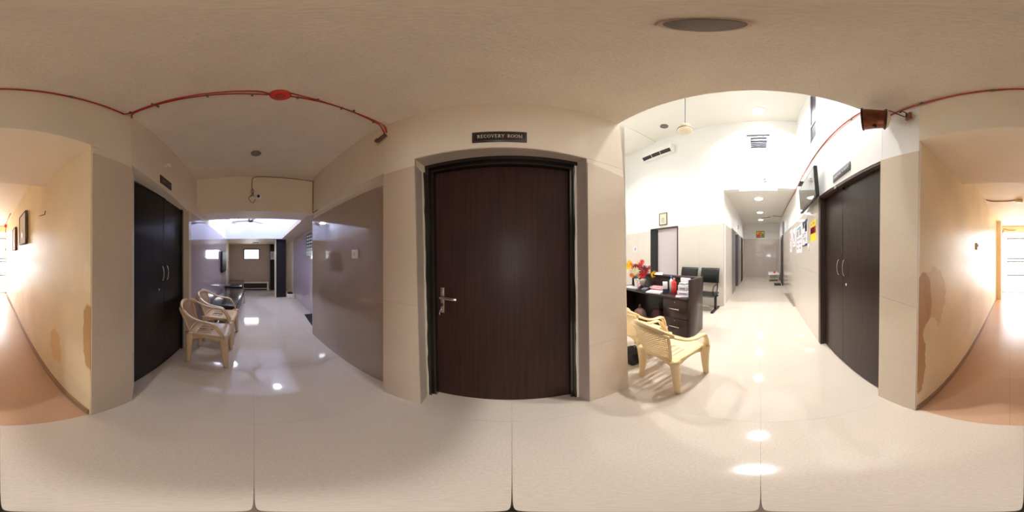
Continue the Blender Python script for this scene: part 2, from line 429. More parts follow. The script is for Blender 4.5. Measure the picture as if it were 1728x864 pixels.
hp = MB().bbox(-.512, -.482, 1.088, 1.10, .915, 1.115, .003).build('handle_plate', 'steel_dull', d)
for sx in (-.505, -.489): MB().lathe([(.0035, 0), (.0035, .002)], (sx, 1.086, 1.10), 8, 'Y').build('screw', 'black', hp)
MB().lathe([(.011, 0), (.013, .004), (.009, .014)], (-.497, 1.074, .985), 12, 'Y').build('keyhole', 'black', hp)
hl = MB(); hl.tube([(-.497, 1.09, 1.045), (-.497, 1.05, 1.045)], .010, 10)
hl.sweep(spline([(-.502, 1.05, 1.045), (-.46, 1.045, 1.046), (-.40, 1.042, 1.044), (-.372, 1.046, 1.043)], 5), lambda t: (.007, .010+.002*t), 8, sup=True)
hl.build('lever_handle', 'steel', d)
k = MB(); k.lathe([(.008, 0), (.008, .02)], (-.500, 1.068, .95), 10, 'Y'); k.tube([(-.503, 1.066, .945), (-.506, 1.062, .915), (-.500, 1.062, .905)], .003, 6); k.build('key', 'steel', d)

# left front wall: recessed polished wall with cream wall over it
w = MB()
w.prism([(-.90, .99, 0), (-2.46, .90, 0), (-2.46, 1.32, 0), (-.90, 1.32, 0)], [(-.90, .99, 2.04), (-2.46, .90, 2.04), (-2.46, 1.32, 2.04), (-.90, 1.32, 2.04)])
w.prism([(-.878, .875, 2.04), (-2.46, .872, 2.02), (-2.46, 1.32, 2.02), (-.878, 1.32, 2.04)], [(-.878, .885, 2.7), (-2.46, .885, 2.7), (-2.46, 1.32, 2.7), (-.878, 1.32, 2.7)])
wl = struct('wall_front_left', w, 'cream', 'cream wall over the recessed polished taupe tiling left of the recovery room')
clad(wl, (-.905, .985), (-2.46, .895), (-.905, .985), (-2.46, .895), 0, (1.995, 1.95), 2, 1, 'tile_grey', gap=.0006)
# back left wall: pier + door wall
w = MB()
w.prism([(-.485, -.78, 0), (-.80, -.765, 0), (-.97, -.90, 0), (-.97, -1.1, 0), (-.56, -1.1, 0)], [(-.50, -.785, 2.09), (-.80, -.765, 2.06), (-.97, -.90, 2.06), (-.97, -1.1, 2.06), (-.56, -1.1, 2.09)])
w.prism([(-.80, -.765, 2.04), (-1.95, -.87, 1.96), (-2.5, -.92, 1.94), (-2.5, -1.25, 1.94), (-.80, -1.25, 2.04)], [(-.80, -.775, 2.7), (-1.95, -.88, 2.7), (-2.5, -.925, 2.7), (-2.5, -1.25, 2.7), (-.80, -1.25, 2.7)])
w.prism([(-.80, -.765, 2.04), (-.50, -.785, 2.10), (-.50, -1.1, 2.10), (-.80, -1.1, 2.04)], [(-.80, -.772, 2.7), (-.50, -.785, 2.7), (-.50, -1.1, 2.7), (-.80, -1.1, 2.7)])
w.box(-2.6, -.95, -1.3, -1.02, 0, 2.05)
wb = struct('wall_back_left', w, 'cream', 'cream wall and tiled pier around the near dark double door')
clad(wb, (-.80, -.765), (-.485, -.78), (-.80, -.765), (-.50, -.785), 0, (2.01, 2.03), 1, 1, 'tile')
# far pier of the left door
w = MB(); w.box(-2.02, -1.935, -1.05, -.845, 0, 1.95)
struct('trim_1', w, 'tile', 'narrow beige pier between the dark double door and the waiting area wall')
# left double door
def bow_handle(mb, x, y, z0, z1, s):
    mb.sweep(spline([(x, y-s*.0, z0), (x, y+s*.028, z0+.012), (x, y+s*.040, (z0+z1)/2), (x, y+s*.028, z1-.012), (x, y, z1)], 6), (.006, .005), 8, up=(1, 0, 0))
d = thing('door_2', 'black double door with two bowed chrome handles left of the rear corridor', 'door', kind='structure')
MB().poly([(-.955, -.935), (-1.475, -.942), (-1.475, -.98), (-.955, -.975)], .006, 2.03).build('door_leaf', 'door_dark', d)
MB().poly([(-1.481, -.942), (-1.90, -.948), (-1.90, -.986), (-1.481, -.98)], .006, 2.01).build('door_leaf', 'door_dark', d)
MB().poly([(-.95, -.925), (-1.935, -.94), (-1.935, -1.02), (-.95, -1.02)], [2.01, 1.985, 1.985, 2.01], [2.05, 2.0, 2.0, 2.05]).build('frame_head', 'frame', d)
MB().box(-1.935, -1.898, -1.02, -.925, 0, 2.0).build('frame_jamb', 'frame', d)
for x in (-1.425, -1.515):
    mb = MB(); bow_handle(mb, x, -.943, 1.09, 1.245, 1); mb.build('handle', 'steel', d)
MB().lathe([(.013, 0), (.013, .012), (.006, .016)], (-1.385, -.945, 1.0), 14, 'Y').build('lock', 'steel', d)

# pier right of rear corridor + wall to the right (with brown double door)
RW = [(.585, -.76), (.905, -.738), (2.20, -.715), (4.07, -.715), (10.35, -.66)]
w = MB()
w.prism([(.60, -.765, 0), (.912, -.738, 0), (.912, -1.1, 0), (.68, -1.1, 0)], [(.575, -.77, 2.2), (.895, -.745, 2.2), (.895, -1.1, 2.2), (.66, -1.1, 2.2)])
w.prism([(.575, -.77, 2.14), (.895, -.745, 2.14), (.895, -1.1, 2.14), (.66, -1.1, 2.14)], [(.575, -.77, 2.7), (.895, -.745, 2.7), (.895, -1.1, 2.7), (.66, -1.1, 2.7)])
w.poly([(.885, -.745), (2.20, -.715), (2.20, -1.1), (.885, -1.1)], [2.12, 2.235, 2.235, 2.12], 2.7)
w.poly([(.885, -.745), (2.20, -.715), (2.20, -1.1), (.885, -1.1)], 2.7, 3.62)
# slot window between x 2.36 and 2.70, z 3.62..5.4
w.poly([(2.20, -.715), (4.07, -.715), (4.07, -1.1), (2.20, -1.1)], 0, 3.62)
w.poly([(.885, -.745), (2.36, -.715), (2.36, -1.1), (.885, -1.1)], 3.62, 5.5)
w.poly([(2.72, -.715), (4.2, -.715), (4.2, -1.1), (2.72, -1.1)], 3.62, 5.5)
w.poly([(.885, -.745), (2.20, -.715), (4.2, -.715), (4.2, -1.1), (.885, -1.1)], 5.5, 5.9)
wr = struct('wall_right', w, 'white', 'tall white wall with the brown double door, television and notices')
clad(wr, (.60, -.765), (.912, -.738), (.575, -.77), (.895, -.745), 0, (2.07, 2.12), 1, 2, 'tile')
clad(wr, (2.20, -.715), (4.07, -.715), (2.20, -.715), (4.07, -.715), 0, (2.18, 2.22), 3, 2, 'tile_light')
d = thing('door_3', 'brown double door with chrome bow handles under the grey room sign', 'door', kind='structure')
MB().poly([(.93, -.80), (1.588, -.785), (1.588, -.82), (.93, -.835)], .02, 2.11).build('door_leaf', 'door_brown', d)
MB().poly([(1.594, -.785), (2.13, -.775), (2.13, -.81), (1.594, -.82)], .02, [2.16, 2.18, 2.18, 2.16]).build('door_leaf', 'door_brown', d)
MB().poly([(.83, -.752), (2.21, -.712), (2.21, -.86), (.83, -.86)], [2.092, 2.185, 2.185, 2.092], [2.132, 2.235, 2.235, 2.132]).build('frame_head', 'frame_brown', d)
MB().box(2.13, 2.21, -.86, -.708, 0, 2.2).build('frame_jamb', 'frame_brown', d)
MB().box(.895, 2.2, -1.02, -.9, -.0, 2.2).build('backing_panel', 'frame', d)
for x in (1.52, 1.655):
    mb = MB(); bow_handle(mb, x, -.788, 1.14, 1.31, 1); mb.build('handle', 'steel', d)
MB().lathe([(.016, 0), (.016, .012), (.008, .018)], (1.50, -.79, 1.05), 14, 'Y').build('lock', 'steel', d)
MB().bbox(1.60, 1.635, -.735, -.70, 2.12, 2.15, .004).build('door_catch', 'steel', d)
MB().box(1.598, 1.604, -.787, -.781, 1.38, 1.46).build('bolt', 'brushed', d)

# lobby ceiling slab with hall edge
ce = MB().poly([(-2.42, -1.0), (-2.42, 1.1), (.74, 1.1), (.738, .965), (.79, .05), (.885, -.745), (.885, -1.0)], 2.63, 2.8)
ce = struct('ceiling', ce, 'ceil', 'rough beige stucco ceiling over the lobby')
# beam at left and its fascia
w = MB()
w.prism([(-2.40, -.93, 2.03), (-2.40, .88, 2.03), (-2.84, .88, 2.03), (-2.84, -.95, 2.03)], [(-2.40, -.93, 2.75), (-2.40, .885, 2.75), (-2.84, .885, 2.75), (-2.84, -.95, 2.75)])
struct('trim_2', w, 'cream', 'deep cream ceiling beam carrying the dome camera')
# wall above the lobby edge in the hall
w = MB().poly([(.738, .965), (.79, .05), (.885, -.745), (.70, -.745), (.60, .05), (.56, .965)], 2.76, 5.9)
struct('wall_hall_side', w, 'white', 'white hall wall above the lobby ceiling edge')
# hall: left wall, front wall
w = MB().prism([(.855, .99, 0), (.855, 4.9, 0), (.6, 4.9, 0), (.6, 1.2, 0)], [(.74, .965, 5.9), (.74, 4.9, 5.9), (.5, 4.9, 5.9), (.5, .965, 5.9)])
struct('wall_hall_left', w, 'white', 'white hall wall behind the plastic chairs')
w = MB().box(.6, 4.3, 4.8, 4.95, 0, 5.9)
struct('wall_hall_front', w, 'white', 'white end wall of the tall hall')
# hall far wall X=4.07 with door, small window, corridor opening
w = MB(); X0, X1 = 4.07, 4.27
w.box(X0, X1, 3.57, 4.9, 0, 5.9); w.box(X0, X1, 1.14, 2.53, 0, 5.9); w.box(X0, X1, 2.53, 3.57, 2.24, 5.9)
w.poly([(X0, 1.14), (X1, 1.152), (X1, -.715), (X0, -.715)], 3.15, 4.47)
w.box(X0, X1, -1.0, -.045, 4.47, 5.14); w.box(X0, X1, .54, 1.14, 4.47, 5.14); w.box(X0, X1, -1.0, 1.14, 5.14, 5.9)
w.box(X0, X1, -.24, .73, 3.08, 3.15)
wh = struct('wall_hall_far', w, 'white', 'tall white wall behind the waiting bench with air conditioner')
clad(wh, (4.07, 1.14), (4.07, 2.53), (4.07, 1.14), (4.07, 2.53), 0, 2.2, 2, 2, 'tile_light')
clad(wh, (4.07, 3.57), (4.07, 4.8), (4.07, 3.57), (4.07, 4.8), 0, (2.18, 2.17), 2, 2, 'tile_light')
d = thing('door_4', 'pale lilac door with black frame behind the reception desk', 'door', kind='structure')
MB().box(4.06, 4.25, 3.30, 3.57, 0, 2.22).build('frame_jamb', 'matte_black', d)
MB().box(4.055, 4.25, 2.50, 2.535, 0, 2.24).build('frame_jamb', 'frame_brown', d)
MB().box(4.06, 4.25, 2.53, 3.57, 2.20, 2.245).build('frame_head', 'frame_brown', d)
MB().box(4.12, 4.16, 2.535, 3.30, 0.005, 2.20).build('door_leaf', mat('pale_lilac_laminate', (206, 196, 200), .35, coat=.2), d)
# small high window
d = thing('window_1', 'small grey louvred window high on the white hall wall', 'window', kind='structure')
MB().box(4.20, 4.26, -.045, .54, 4.47, 5.14).build('backing', 'alu', d)
for (y0, y1, z0, z1) in ((-.045, .03, 4.47, 5.14), (.44, .54, 4.47, 5.14), (.03, .44, 4.47, 4.55), (.03, .44, 5.03, 5.14)):
    MB().box(4.12, 4.20, y0, y1, z0, z1).build('frame', 'alu', d)
MB().box(4.15, 4.198, .03, .44, 4.90, 5.03).build('shutter', 'matte_black', d)
for i in range(4):
    z = 4.58+i*.08
    MB().quadbox([(4.14, .05, z), (4.14, .42, z), (4.18, .42, z+.05), (4.18, .05, z+.05)], (0, 0, .008)).build('louvre', 'alu', d)
# slot window in the right wall
d = thing('window_2', 'tall narrow dark window slot high in the right wall', 'window', kind='structure')
MB().box(2.36, 2.72, -.80, -.74, 3.62, 5.5).build('pane', mat('dusk_glass', (46, 44, 58), .5), d)
MB().box(2.36, 2.72, -.738, -.722, 4.14, 4.18).build('mullion', 'whitep', d)
MB().box(2.69, 2.72, -.738, -.72, 3.62, 5.5).build('frame', 'alu', d)
# hall ceiling
w = MB(); w.box(.4, 4.3, -1.0, 3.35, 5.8, 6.0); w.box(.4, 4.3, 3.35, 4.95, 5.76, 6.0)
struct('ceiling_hall', w, 'hallceil', 'high white hall ceiling')

# ================================================================== LONG RIGHT CORRIDOR
w = MB()
w.poly([(4.2, 1.147), (5.38, 1.22), (5.38, 1.5), (4.2, 1.5)], 0, 3.6)
w.poly([(5.38, 1.22), (8.1, 1.39), (8.1, 1.8), (5.38, 1.5)], [2.31, 2.36, 2.36, 2.31], 3.6)
w.poly([(8.1, 1.39), (10.35, 1.53), (10.35, 1.8), (8.1, 1.7)], 0, 3.6)
wc = struct('wall_corridor_left', w, 'white', 'white left wall of the long bright corridor')
clad(wc, (5.38, 1.22), (4.07, 1.14), (5.38, 1.22), (4.07, 1.14), 0, (2.26, 2.21), 2, 2, 'tile_light')
clad(wc, (10.35, 1.53), (9.2, 1.46), (10.35, 1.53), (9.2, 1.46), 0, 2.43, 1, 2, 'tile_light')
w = MB().poly([(10.35, -1.0), (10.35, 1.8), (10.6, 1.8), (10.6, -1.0)], 0, 3.7)
we = struct('wall_corridor_end', w, 'white', 'end wall of the long bright corridor with a small picture')
clad(we, (10.35, -.66), (10.35, 1.53), (10.35, -.66), (10.35, 1.53), 0, 2.44, 3, 2, mat('glossy_end_tile', (196, 184, 178), .09, coat=.8, var=.02))
w = MB().poly([(4.07, -.715), (10.35, -.66), (10.35, -1.0), (4.07, -1.0)], 0, 3.7)
wd = struct('wall_corridor_right', w, 'white', 'right wall of the long bright corridor with notices')
clad(wd, (4.07, -.715), (10.35, -.66), (4.07, -.715), (10.35, -.66), 0, (2.22, 2.44), 6, 2, 'tile_light')
w = MB(); w.poly([(4.2, -.8), (10.5, -.8), (10.5, 1.8), (4.2, 1.8)], [3.16, 3.46, 3.46, 3.16], 3.7)
w.poly([(4.2, -.24), (9.9, -.2), (9.9, .85), (4.2, .73)], [3.08, 3.37, 3.37, 3.08], [3.17, 3.47, 3.47, 3.17])
struct('ceiling_corridor', w, mat('corridor_ceiling', (232, 230, 222), .6), 'white corridor ceiling with a dropped centre panel')
d = thing('door_5', 'grey steel framed doors on the left of the long corridor', 'door', kind='structure')
for (a, b, m_, zz) in ((5.38, 6.25, 'brushed', 0), (6.25, 7.15, 'matte_black', .1), (7.15, 8.1, 'brushed', 0)):
    ya, yb = 1.22+(a-5.38)*.0625, 1.22+(b-5.38)*.0625
    MB().poly([(a, ya+zz-.01), (b, yb+zz-.01), (b, yb+.25), (a, ya+.25)], 0, 2.31).build('door_panel', m_, d)
d = thing('door_6', 'far dark door at the left end of the long corridor', 'door', kind='structure')
MB().poly([(8.35, 1.385), (9.2, 1.44), (9.2, 1.47), (8.35, 1.42)], 0, 2.35).build('frame', 'frame_brown', d)
MB().poly([(8.45, 1.375), (9.1, 1.42), (9.1, 1.44), (8.45, 1.40)], 0, 2.28).build('door_leaf', 'matte_black', d)
d = thing('door_7', 'dark doorway on the right of the long corridor beside a floor mat', 'door', kind='structure')
MB().box(7.3, 7.5, -.75, -.64, 0, 2.3).build('frame_jamb', 'frame_brown', d); MB().box(7.5, 8.4, -.70, -.655, 0, 2.25).build('door_leaf', 'matte_black', d)
tag(MB().bbox(7.35, 8.0, -.60, -.30, 0, .015, .004).build('door_mat', 'matte_black'), 'dark mat at the doorway right side of the bright corridor', 'mat')
tag(MB().box(6.9, 7.35, -.665, -.64, 2.35, 2.85).build('hanging_sign', 'greyprint'), 'narrow grey sign board above the right doorway of the bright corridor', 'sign')
p = thing('framed_picture', 'small colourful framed picture on the corridor end wall', 'picture', (10.34, .49, 2.73))
MB().box(-.03, 0, -.26, .26, -.2, .2).build('frame', 'matte_black', p)
for i, (a, b, c_, dd, m_) in enumerate(((-.23, .23, -.17, .17, 'yellow'), (-.02, .22, -.16, .0, 'redp'), (-.21, -.05, -.15, .05, 'teal'), (-.1, .12, -.03, .14, 'orange'))):
    MB().box(-.036-i*.002, -.03, a, b, c_, dd).build('print_patch', m_, p)
b = thing('low_bench', 'white low bench at the right end of the bright corridor', 'bench', (9.3, -.32, 0))
MB().bbox(-.7, .7, -.28, .30, .34, .39, .01).build('bench_top', 'whitep', b)
MB().box(-.6, .6, -.24, .26, .10, .12).build('shelf', 'whitep', b)
for sx in (-.66, .62):
    for sy in (-.25, .25): MB().box(sx, sx+.04, sy, sy+.03, 0, .34).build('leg', 'ivory', b)
tag(MB().lathe([(.03, 0), (.05, .05), (.045, .1), (.02, .12)], (9.0, -.35, .39), 12).build('small_pot', 'redp'), 'small red pot on the white corridor bench', 'pot')
for (y, z) in ((1.385, 2.6),):
    tag(MB().box(7.0, 7.14, 1.30, 1.33, 2.55, 2.72).build('room_plate', 'greyprint'), 'small grey plate above the corridor doors', 'sign')

# ================================================================== REAR CORRIDOR
LW = [(-.482, -.785), (-.235, -5.85)]; RW2 = [(.600, -.775), (.705, -2.6), (.90, -5.85)]
w = MB().prism([(-.482, -.785, 0), (-.225, -5.95, 0), (-.6, -5.95, 0), (-.6, -1.05, 0), (-.55, -.8, 0)], [(-.497, -.79, 2.6), (-.235, -5.95, 2.6), (-.6, -5.95, 2.6), (-.6, -1.05, 2.6), (-.56, -.8, 2.6)])
struct('wall_rear_left', w, 'wallL', 'stained cream wall with framed pictures leading to the exit')
w = MB().prism([(.602, -.77, 0), (.705, -2.6, 0), (.90, -5.95, 0), (1.1, -5.95, 0), (.9, -1.0, 0), (.65, -.78, 0)], [(.577, -.775, 2.6), (.70, -2.6, 2.6), (.895, -5.95, 2.6), (1.1, -5.95, 2.6), (.9, -1.0, 2.6), (.63, -.78, 2.6)])
struct('wall_rear_right', w, 'wallR', 'stained peeling cream wall with a light switch leading to the exit')
w = MB(); w.poly([(-.50, -.785), (.575, -.770), (.68, -1.62), (-.50, -1.62)], [2.10, 2.17, 2.17, 2.10], 2.7)
struct('trim_3', w, 'cream', 'deep lintel at the mouth of the rear corridor')
w = MB().poly([(-.6, -1.6), (.9, -1.6), (1.1, -6.0), (-.6, -6.0)], 2.43, 2.7)
struct('ceiling_rear', w, 'rear_ceil', 'cream ceiling of the rear corridor')
w = MB().box(.70, 1.0, -5.1, -4.95, 0, 2.45)
struct('trim_4', w, 'rear_ceil', 'cream pilaster beside the exit door')
w = MB(); w.box(-.4, 1.1, -6.05, -5.88, 2.26, 2.6); w.box(-.6, -.235, -6.05, -5.88, 0, 2.6); w.box(.80, 1.1, -6.05, -5.88, 0, 2.6)
struct('wall_rear_end', w, 'rear_ceil', 'cream wall around the bright exit door')
bb = MB().quadbox([(-.480, -.79, 0), (-.235, -5.85, 0), (-.235, -5.85, .075), (-.481, -.79, .075)], (.012, 0, 0)).build('baseboard_left', 'skirt'); tag(bb, 'brown skirting at the foot of the left rear wall', 'baseboard', kind='structure')
mb = MB(); mb.quadbox([(.602, -.78, 0), (.705, -2.6, 0), (.705, -2.6, .06), (.602, -.78, .06)], (-.012, 0, 0)); mb.quadbox([(.705, -2.6, 0), (.855, -4.95, 0), (.855, -4.95, .06), (.705, -2.6, .06)], (-.012, 0, 0))
tag(mb.build('baseboard_right', 'skirt'), 'brown skirting at the foot of the right rear wall', 'baseboard', kind='structure')
# exit door: glazed gate with rails, one leaf folded inward
d = thing('door_8', 'bright glazed exit door with horizontal rails at the end of the rear corridor', 'door', kind='structure')
for (a, b_, z0, z1) in ((-.235, -.20, 0, 2.26), (.765, .80, 0, 2.26), (-.2, .765, 2.2, 2.26), (-.2, .765, 0.0, .04)):
    MB().box(a, b_, -5.92, -5.87, z0, z1).build('frame', 'whitep', d)
for z in (.62, 1.12, 1.22, 1.95):
    MB().box(-.20, .62, -5.915, -5.90, z, z+.06).build('rail', 'alu', d)
MB().box(.60, .625, -5.92, -5.88, 0, 2.2).build('stile', 'alu', d)
MB().box(-.20, .60, -5.905, -5.902, .04, 2.2).build('glass_pane', 'glass', d)
for i in range(7):
    MB().box(.64+i*.018, .645+i*.018, -5.86+i*.004, -5.855+i*.004, .1, 2.15).build('grille_bar', 'alu', d)
w = MB().box(-4, 5, -10, -6.06, -.1, -.02); struct('floor_outside', w, 'outdoor', 'pale paved ground outside the exit door')
tag(MB().bbox(.15, .68, -5.86, -5.62, 0, .012, .003).build('door_mat', 'alu'), 'thin grey mat at the bright exit door', 'mat')

# ================================================================== LEFT WAITING AREA
w = MB()
w.poly([(-2.44, .90), (-2.44, 1.25), (-2.5, 1.25), (-2.5, .90)], 0, 2.02)
w.poly([(-2.44, 1.25), (-5.2, 1.22), (-5.2, 1.5), (-2.44, 1.5)], 0, [2.06, 1.95, 1.95, 2.06])
wq = struct('wall_left_far', w, 'tile_sand', 'polished lilac wall on the right side of the waiting area')
clad(wq, (-2.46, 1.25), (-5.2, 1.22), (-2.46, 1.25), (-5.2, 1.22), 0, (1.95, 1.84), 3, 1, 'tile_lilac', gap=.0006)
w = MB().box(-6.6, -5.2, 1.22, 1.4, 0, 1.95)
struct('wall_left_recess', w, 'rear_ceil', 'cream wall beyond the black door in the waiting area')
w = MB()
w.poly([(-1.95, -.86), (-5.05, -.94), (-5.05, -1.3), (-1.95, -1.3)], 0, [2.12, 1.94, 1.94, 2.12])
wt = struct('wall_left_near', w, 'cream', 'polished lilac wall with television behind the benches')
clad(wt, (-5.05, -.94), (-1.99, -.861), (-5.05, -.94), (-1.99, -.861), 0, (1.88, 1.95), 3, 1, 'tile_lilac', gap=.0006)
w = MB().poly([(-5.05, -.94), (-6.5, -1.07), (-6.5, -1.3), (-5.05, -1.3)], 0, 1.95)
struct('wall_left_corner', w, 'rear_ceil', 'cream sunlit wall strip beside the far window')
# far wall with window hole
w = MB(); ya, yb, za, zb = -.475, .118, 1.235, 1.60
w.box(-6.8, -6.5, -1.3, ya, 0, 1.95); w.box(-6.8, -6.5, yb, 1.4, 0, 1.95); w.box(-6.8, -6.5, ya, yb, 0, za); w.box(-6.8, -6.5, ya, yb, zb, 1.95)
wz = struct('wall_left', w, 'tile_sand', 'sand coloured tiled far wall with a small bright window')
for (y0, y1, n_) in ((-1.07, ya, 1), (yb, 1.22, 2)): clad(wz, (-6.5, y1), (-6.5, y0), (-6.5, y1), (-6.5, y0), 0, 1.70, n_, 3, 'tile_sand')
clad(wz, (-6.5, yb), (-6.5, ya), (-6.5, yb), (-6.5, ya), 0, za, 1, 2, 'tile_sand')
d = thing('window_3', 'small bright window on the far wall of the waiting area', 'window', kind='structure')
for (y0, y1, z0, z1) in ((ya-.02, ya+.02, za-.03, zb+.03), (yb-.02, yb+.02, za-.03, zb+.03), (ya-.03, yb+.03, zb-.01, zb+.03), (ya, yb, za-.02, za+.01)):
    MB().box(-6.56, -6.475, y0, y1, z0, z1).build('frame', 'frame_brown', d)
MB().box(-6.62, -6.615, ya, yb, za, zb).build('pane', 'glass', d)
# far room ceiling (slightly lowered) and light well
w = MB(); w.poly([(-5.12, -1.3), (-5.12, 1.4), (-6.8, 1.4), (-6.8, -1.3)], [1.885, 1.885, 1.79, 1.79], 2.0)
struct('ceiling_left', w, 'rear_ceil', 'low cream ceiling of the far waiting area')
w = MB()
w.box(-5.12, -5.0, -1.3, 1.4, 1.885, 4.4)                  # far side
w.poly([(-2.84, -.93), (-5.0, -.94), (-5.0, -1.1), (-2.84, -1.1)], [1.95, 1.89, 1.89, 1.95], 4.4)
w.poly([(-2.84, .84), (-5.0, .80), (-5.0, .95), (-2.84, .95)], [2.035, 1.90, 1.90, 2.035], 4.4)
w.box(-2.96, -2.84, -1.1, .95, 2.04, 4.4)
struct('wall_light_well', w, 'wellwhite', 'bluish white walls of the raised well')
w = MB().poly([(-2.44, .84), (-5.05, .80), (-5.05, 1.4), (-2.44, 1.4)], [2.035, 1.885, 1.885, 2.035], [2.12, 1.98, 1.98, 2.12])
struct('ceiling_left_soffit', w, 'ceil_smooth', 'beige soffit beside the raised well')
struct('ceiling_well', MB().box(-5.1, -2.9, -1.05, .95, 3.62, 3.8), 'wellwhite', 'bluish white ceiling of the raised well over the waiting area')
w = thing('bulkhead_light', 'lit round wall lamp inside the raised well', 'lamp', (-4.985, -.68, 2.5))
MB().lathe([(.12, 0), (.12, .03), (.10, .035)], (0, 0, 0), 20, 'X').build('rim', 'whitep', w)
MB().lathe([(.10, 0), (.09, .03), (.05, .05), (.01, .055)], (.035, 0, 0), 20, 'X').build('diffuser', 'lampblue', w)
area_lamp('well_lamp', (-4.88, -.68, 2.5), .2, WELL_W*.35, (.82, .87, 1), (0, -PI/2, 0))
# black door leaves
d = thing('door_9', 'tall black open door leaf beside the lilac wall', 'door', kind='structure')
MB().box(-5.22, -5.16, .645, .96, 0.0, 1.88).build('door_leaf', 'matte_black', d)
MB().box(-5.30, -5.16, .60, .645, 0, 1.88).build('edge_strip', 'ivory', d)
d = thing('door_10', 'narrow black door with a white notice at the far end', 'door', kind='structure')
MB().box(-6.40, -6.34, .555, .72, 0, 1.80).build('door_leaf', 'matte_black', d)
MB().box(-6.34, -6.335, .56, .715, 1.21, 1.53).build('notice', 'paper', d)
MB().box(-6.335, -6.332, .62, .65, 1.30, 1.46).build('notice_print', 'greyprint', d)
tag(MB().bbox(-5.6, -4.95, .98, 1.21, 0, .11, .01).build('step_block', 'rear_ceil'), 'low cream step beside the black open door', 'step')
tag(MB().bbox(-5.3, -5.1, 1.02, 1.18, .11, .15, .01).build('black_bag', 'matte_black'), 'small black bag on the low cream step', 'bag')
tag(MB().poly([(-3.42, 1.05), (-2.7, .99), (-2.7, 1.22), (-3.42, 1.22)], 0, .012).build('door_mat', 'matte_black'), 'black mat on the floor behind the taupe wall corner', 'mat')
# far low bench
b = thing('low_platform', 'long low cream platform bench under the small far window', 'bench', (-6.42, -.25, 0))
MB().bbox(-.05, .28, -.75, .74, .31, .35, .008).build('bench_top', 'ivory', b)
MB().box(-.05, .24, .68, .73, 0, .31).build('end_leg', 'ivory', b)
MB().box(-.05, .0, -.75, .68, 0, .31).build('back_panel', 'frame_brown', b)
MB().box(.20, .23, -.75, .68, .09, .11).build('rail', 'ivory', b)
# benches with black upholstery
def exam_bench():
    t = thing('padded_bench', 'nearer black padded bench behind the beige chairs', 'bench', (-3.73, -.60, 0), -.02, 'black padded benches along the lilac wall')
    f = lambda u, v: (-.83+1.66*u, -.26+.53*v, .425+.012*math.sin(PI*min(max(v, 0), 1))+.006*math.sin(PI*u))
    MB().bbox(-.84, .84, -.26, .28, .355, .43, .022, 3).build('cushion', 'leather', t)
    MB().bbox(-.83, .83, -.25, .27, .325, .355, .005).build('frame', 'metal_black', t)
    MB().box(-.78, .80, -.22, .24, .20, .32).build('undershelf', 'frame_brown', t)
    for sx in (-.80, .80):
        for sy in (-.24, .26): MB().tube([(sx, sy, .33), (sx, sy, 0)], .014, 8).build('leg', 'ivory', t)
    return t
e1 = exam_bench()
e2 = copy_tree(e1); e2.location = (-5.42, -.70, 0); e2.scale = (.78, .95, 1.04); e2.rotation_euler = (0, 0, .03); e2['label'] = 'farther black padded bench near the far window'
# TV on lilac wall
t = thing('wall_screen', 'black flat screen on the lilac wall above the benches', 'television', (-4.40, -.905, 1.19), 0.025)
MB().bbox(-.32, .32, 0, .045, -.27, .28, .006).build('casing', 'black', t)
MB().box(-.30, .30, .045, .048, -.23, .26).build('screen', 'matte_black', t)
MB().box(-.1, .1, -.02, 0, -.1, .1).build('mount', 'metal_black', t)
# black board with white text rows on right lilac wall
t = thing('direction_board', 'black board with rows of white lettering on the lilac wall', 'sign', (-3.42, 1.232, 1.62))
MB().box(-.40, .40, -.02, 0, -.27, .25).build('panel', 'sign', t)
for i in range(6):
    for j in range(5):
        MB().box(-.34+j*.14, -.34+j*.14+random.uniform(.05, .11), -.023, -.02, .18-i*.075, .21-i*.075).build('text_row', 'letterw', t)
MB().box(.1, .3, -.024, -.02, -.25, -.16).build('white_patch', 'paper', t)
# small fan in the well
t = thing('ceiling_fan', 'dark ceiling fan hanging in the raised well', 'fan', (-4.2, -.14, 2.27))
MB().tube([(0, 0, .12), (0, 0, 2.0)], .012, 8).build('rod', 'greyprint', t)
MB().lathe([(.02, .14), (.03, .1), (.075, .03), (.08, 0), (.05, -.03), (.01, -.035)], (0, 0, 0), 18).build('motor', 'clip', t)
for k in range(3):
    a = 2*PI*k/3+.35
    q = [Vector((.08*math.cos(a)-s*math.sin(a), .08*math.sin(a)+s*math.cos(a), .0+s*.1)) for s in (-.05, .05)]
    r = [Vector((.5*math.cos(a)-s*math.sin(a), .5*math.sin(a)+s*math.cos(a), .0+s*.1)) for s in (-.06, .06)]
    MB().quadbox([q[0], r[0], r[1], q[1]], (0, 0, .004)).build('blade', 'whitep', t)
# CCTV dome on beam with cable
t = thing('dome_camera', 'white dome camera on the cream beam over the waiting area', 'camera', (-2.398, .035, 2.25))
MB().lathe([(.052, 0), (.052, .02), (.046, .03), (.03, .05), (.015, .06)], (0, 0, 0), 24, 'X').build('housing', 'whitep', t)
MB().lathe([(.022, .045), (.022, .064), (.012, .072)], (0, 0, 0), 18, 'X').build('lens', 'black', t)
mb = MB(); X = -2.393
mb.tube(spline([(X, -.045, 2.30), (X, -.06, 2.42), (X, -.055, 2.56), (X, -.02, 2.605), (X, .1, 2.612), (X, .4, 2.61), (X, .87, 2.605)], 5), .005, 6)
mb.tube([(X, .872, 2.61), (X, .872, 2.05), (X+.01, .872, 2.035), (-2.2, .868, 2.035)], .005, 6)
mb.tube(spline([(X, -.045, 2.30), (X+.01, -.03, 2.36), (X, -.055, 2.39), (X+.005, -.075, 2.33), (X, -.04, 2.30), (X+.005, -.03, 2.27), (X, -.07, 2.28), (X, -.075, 2.26)], 5), .004, 6)
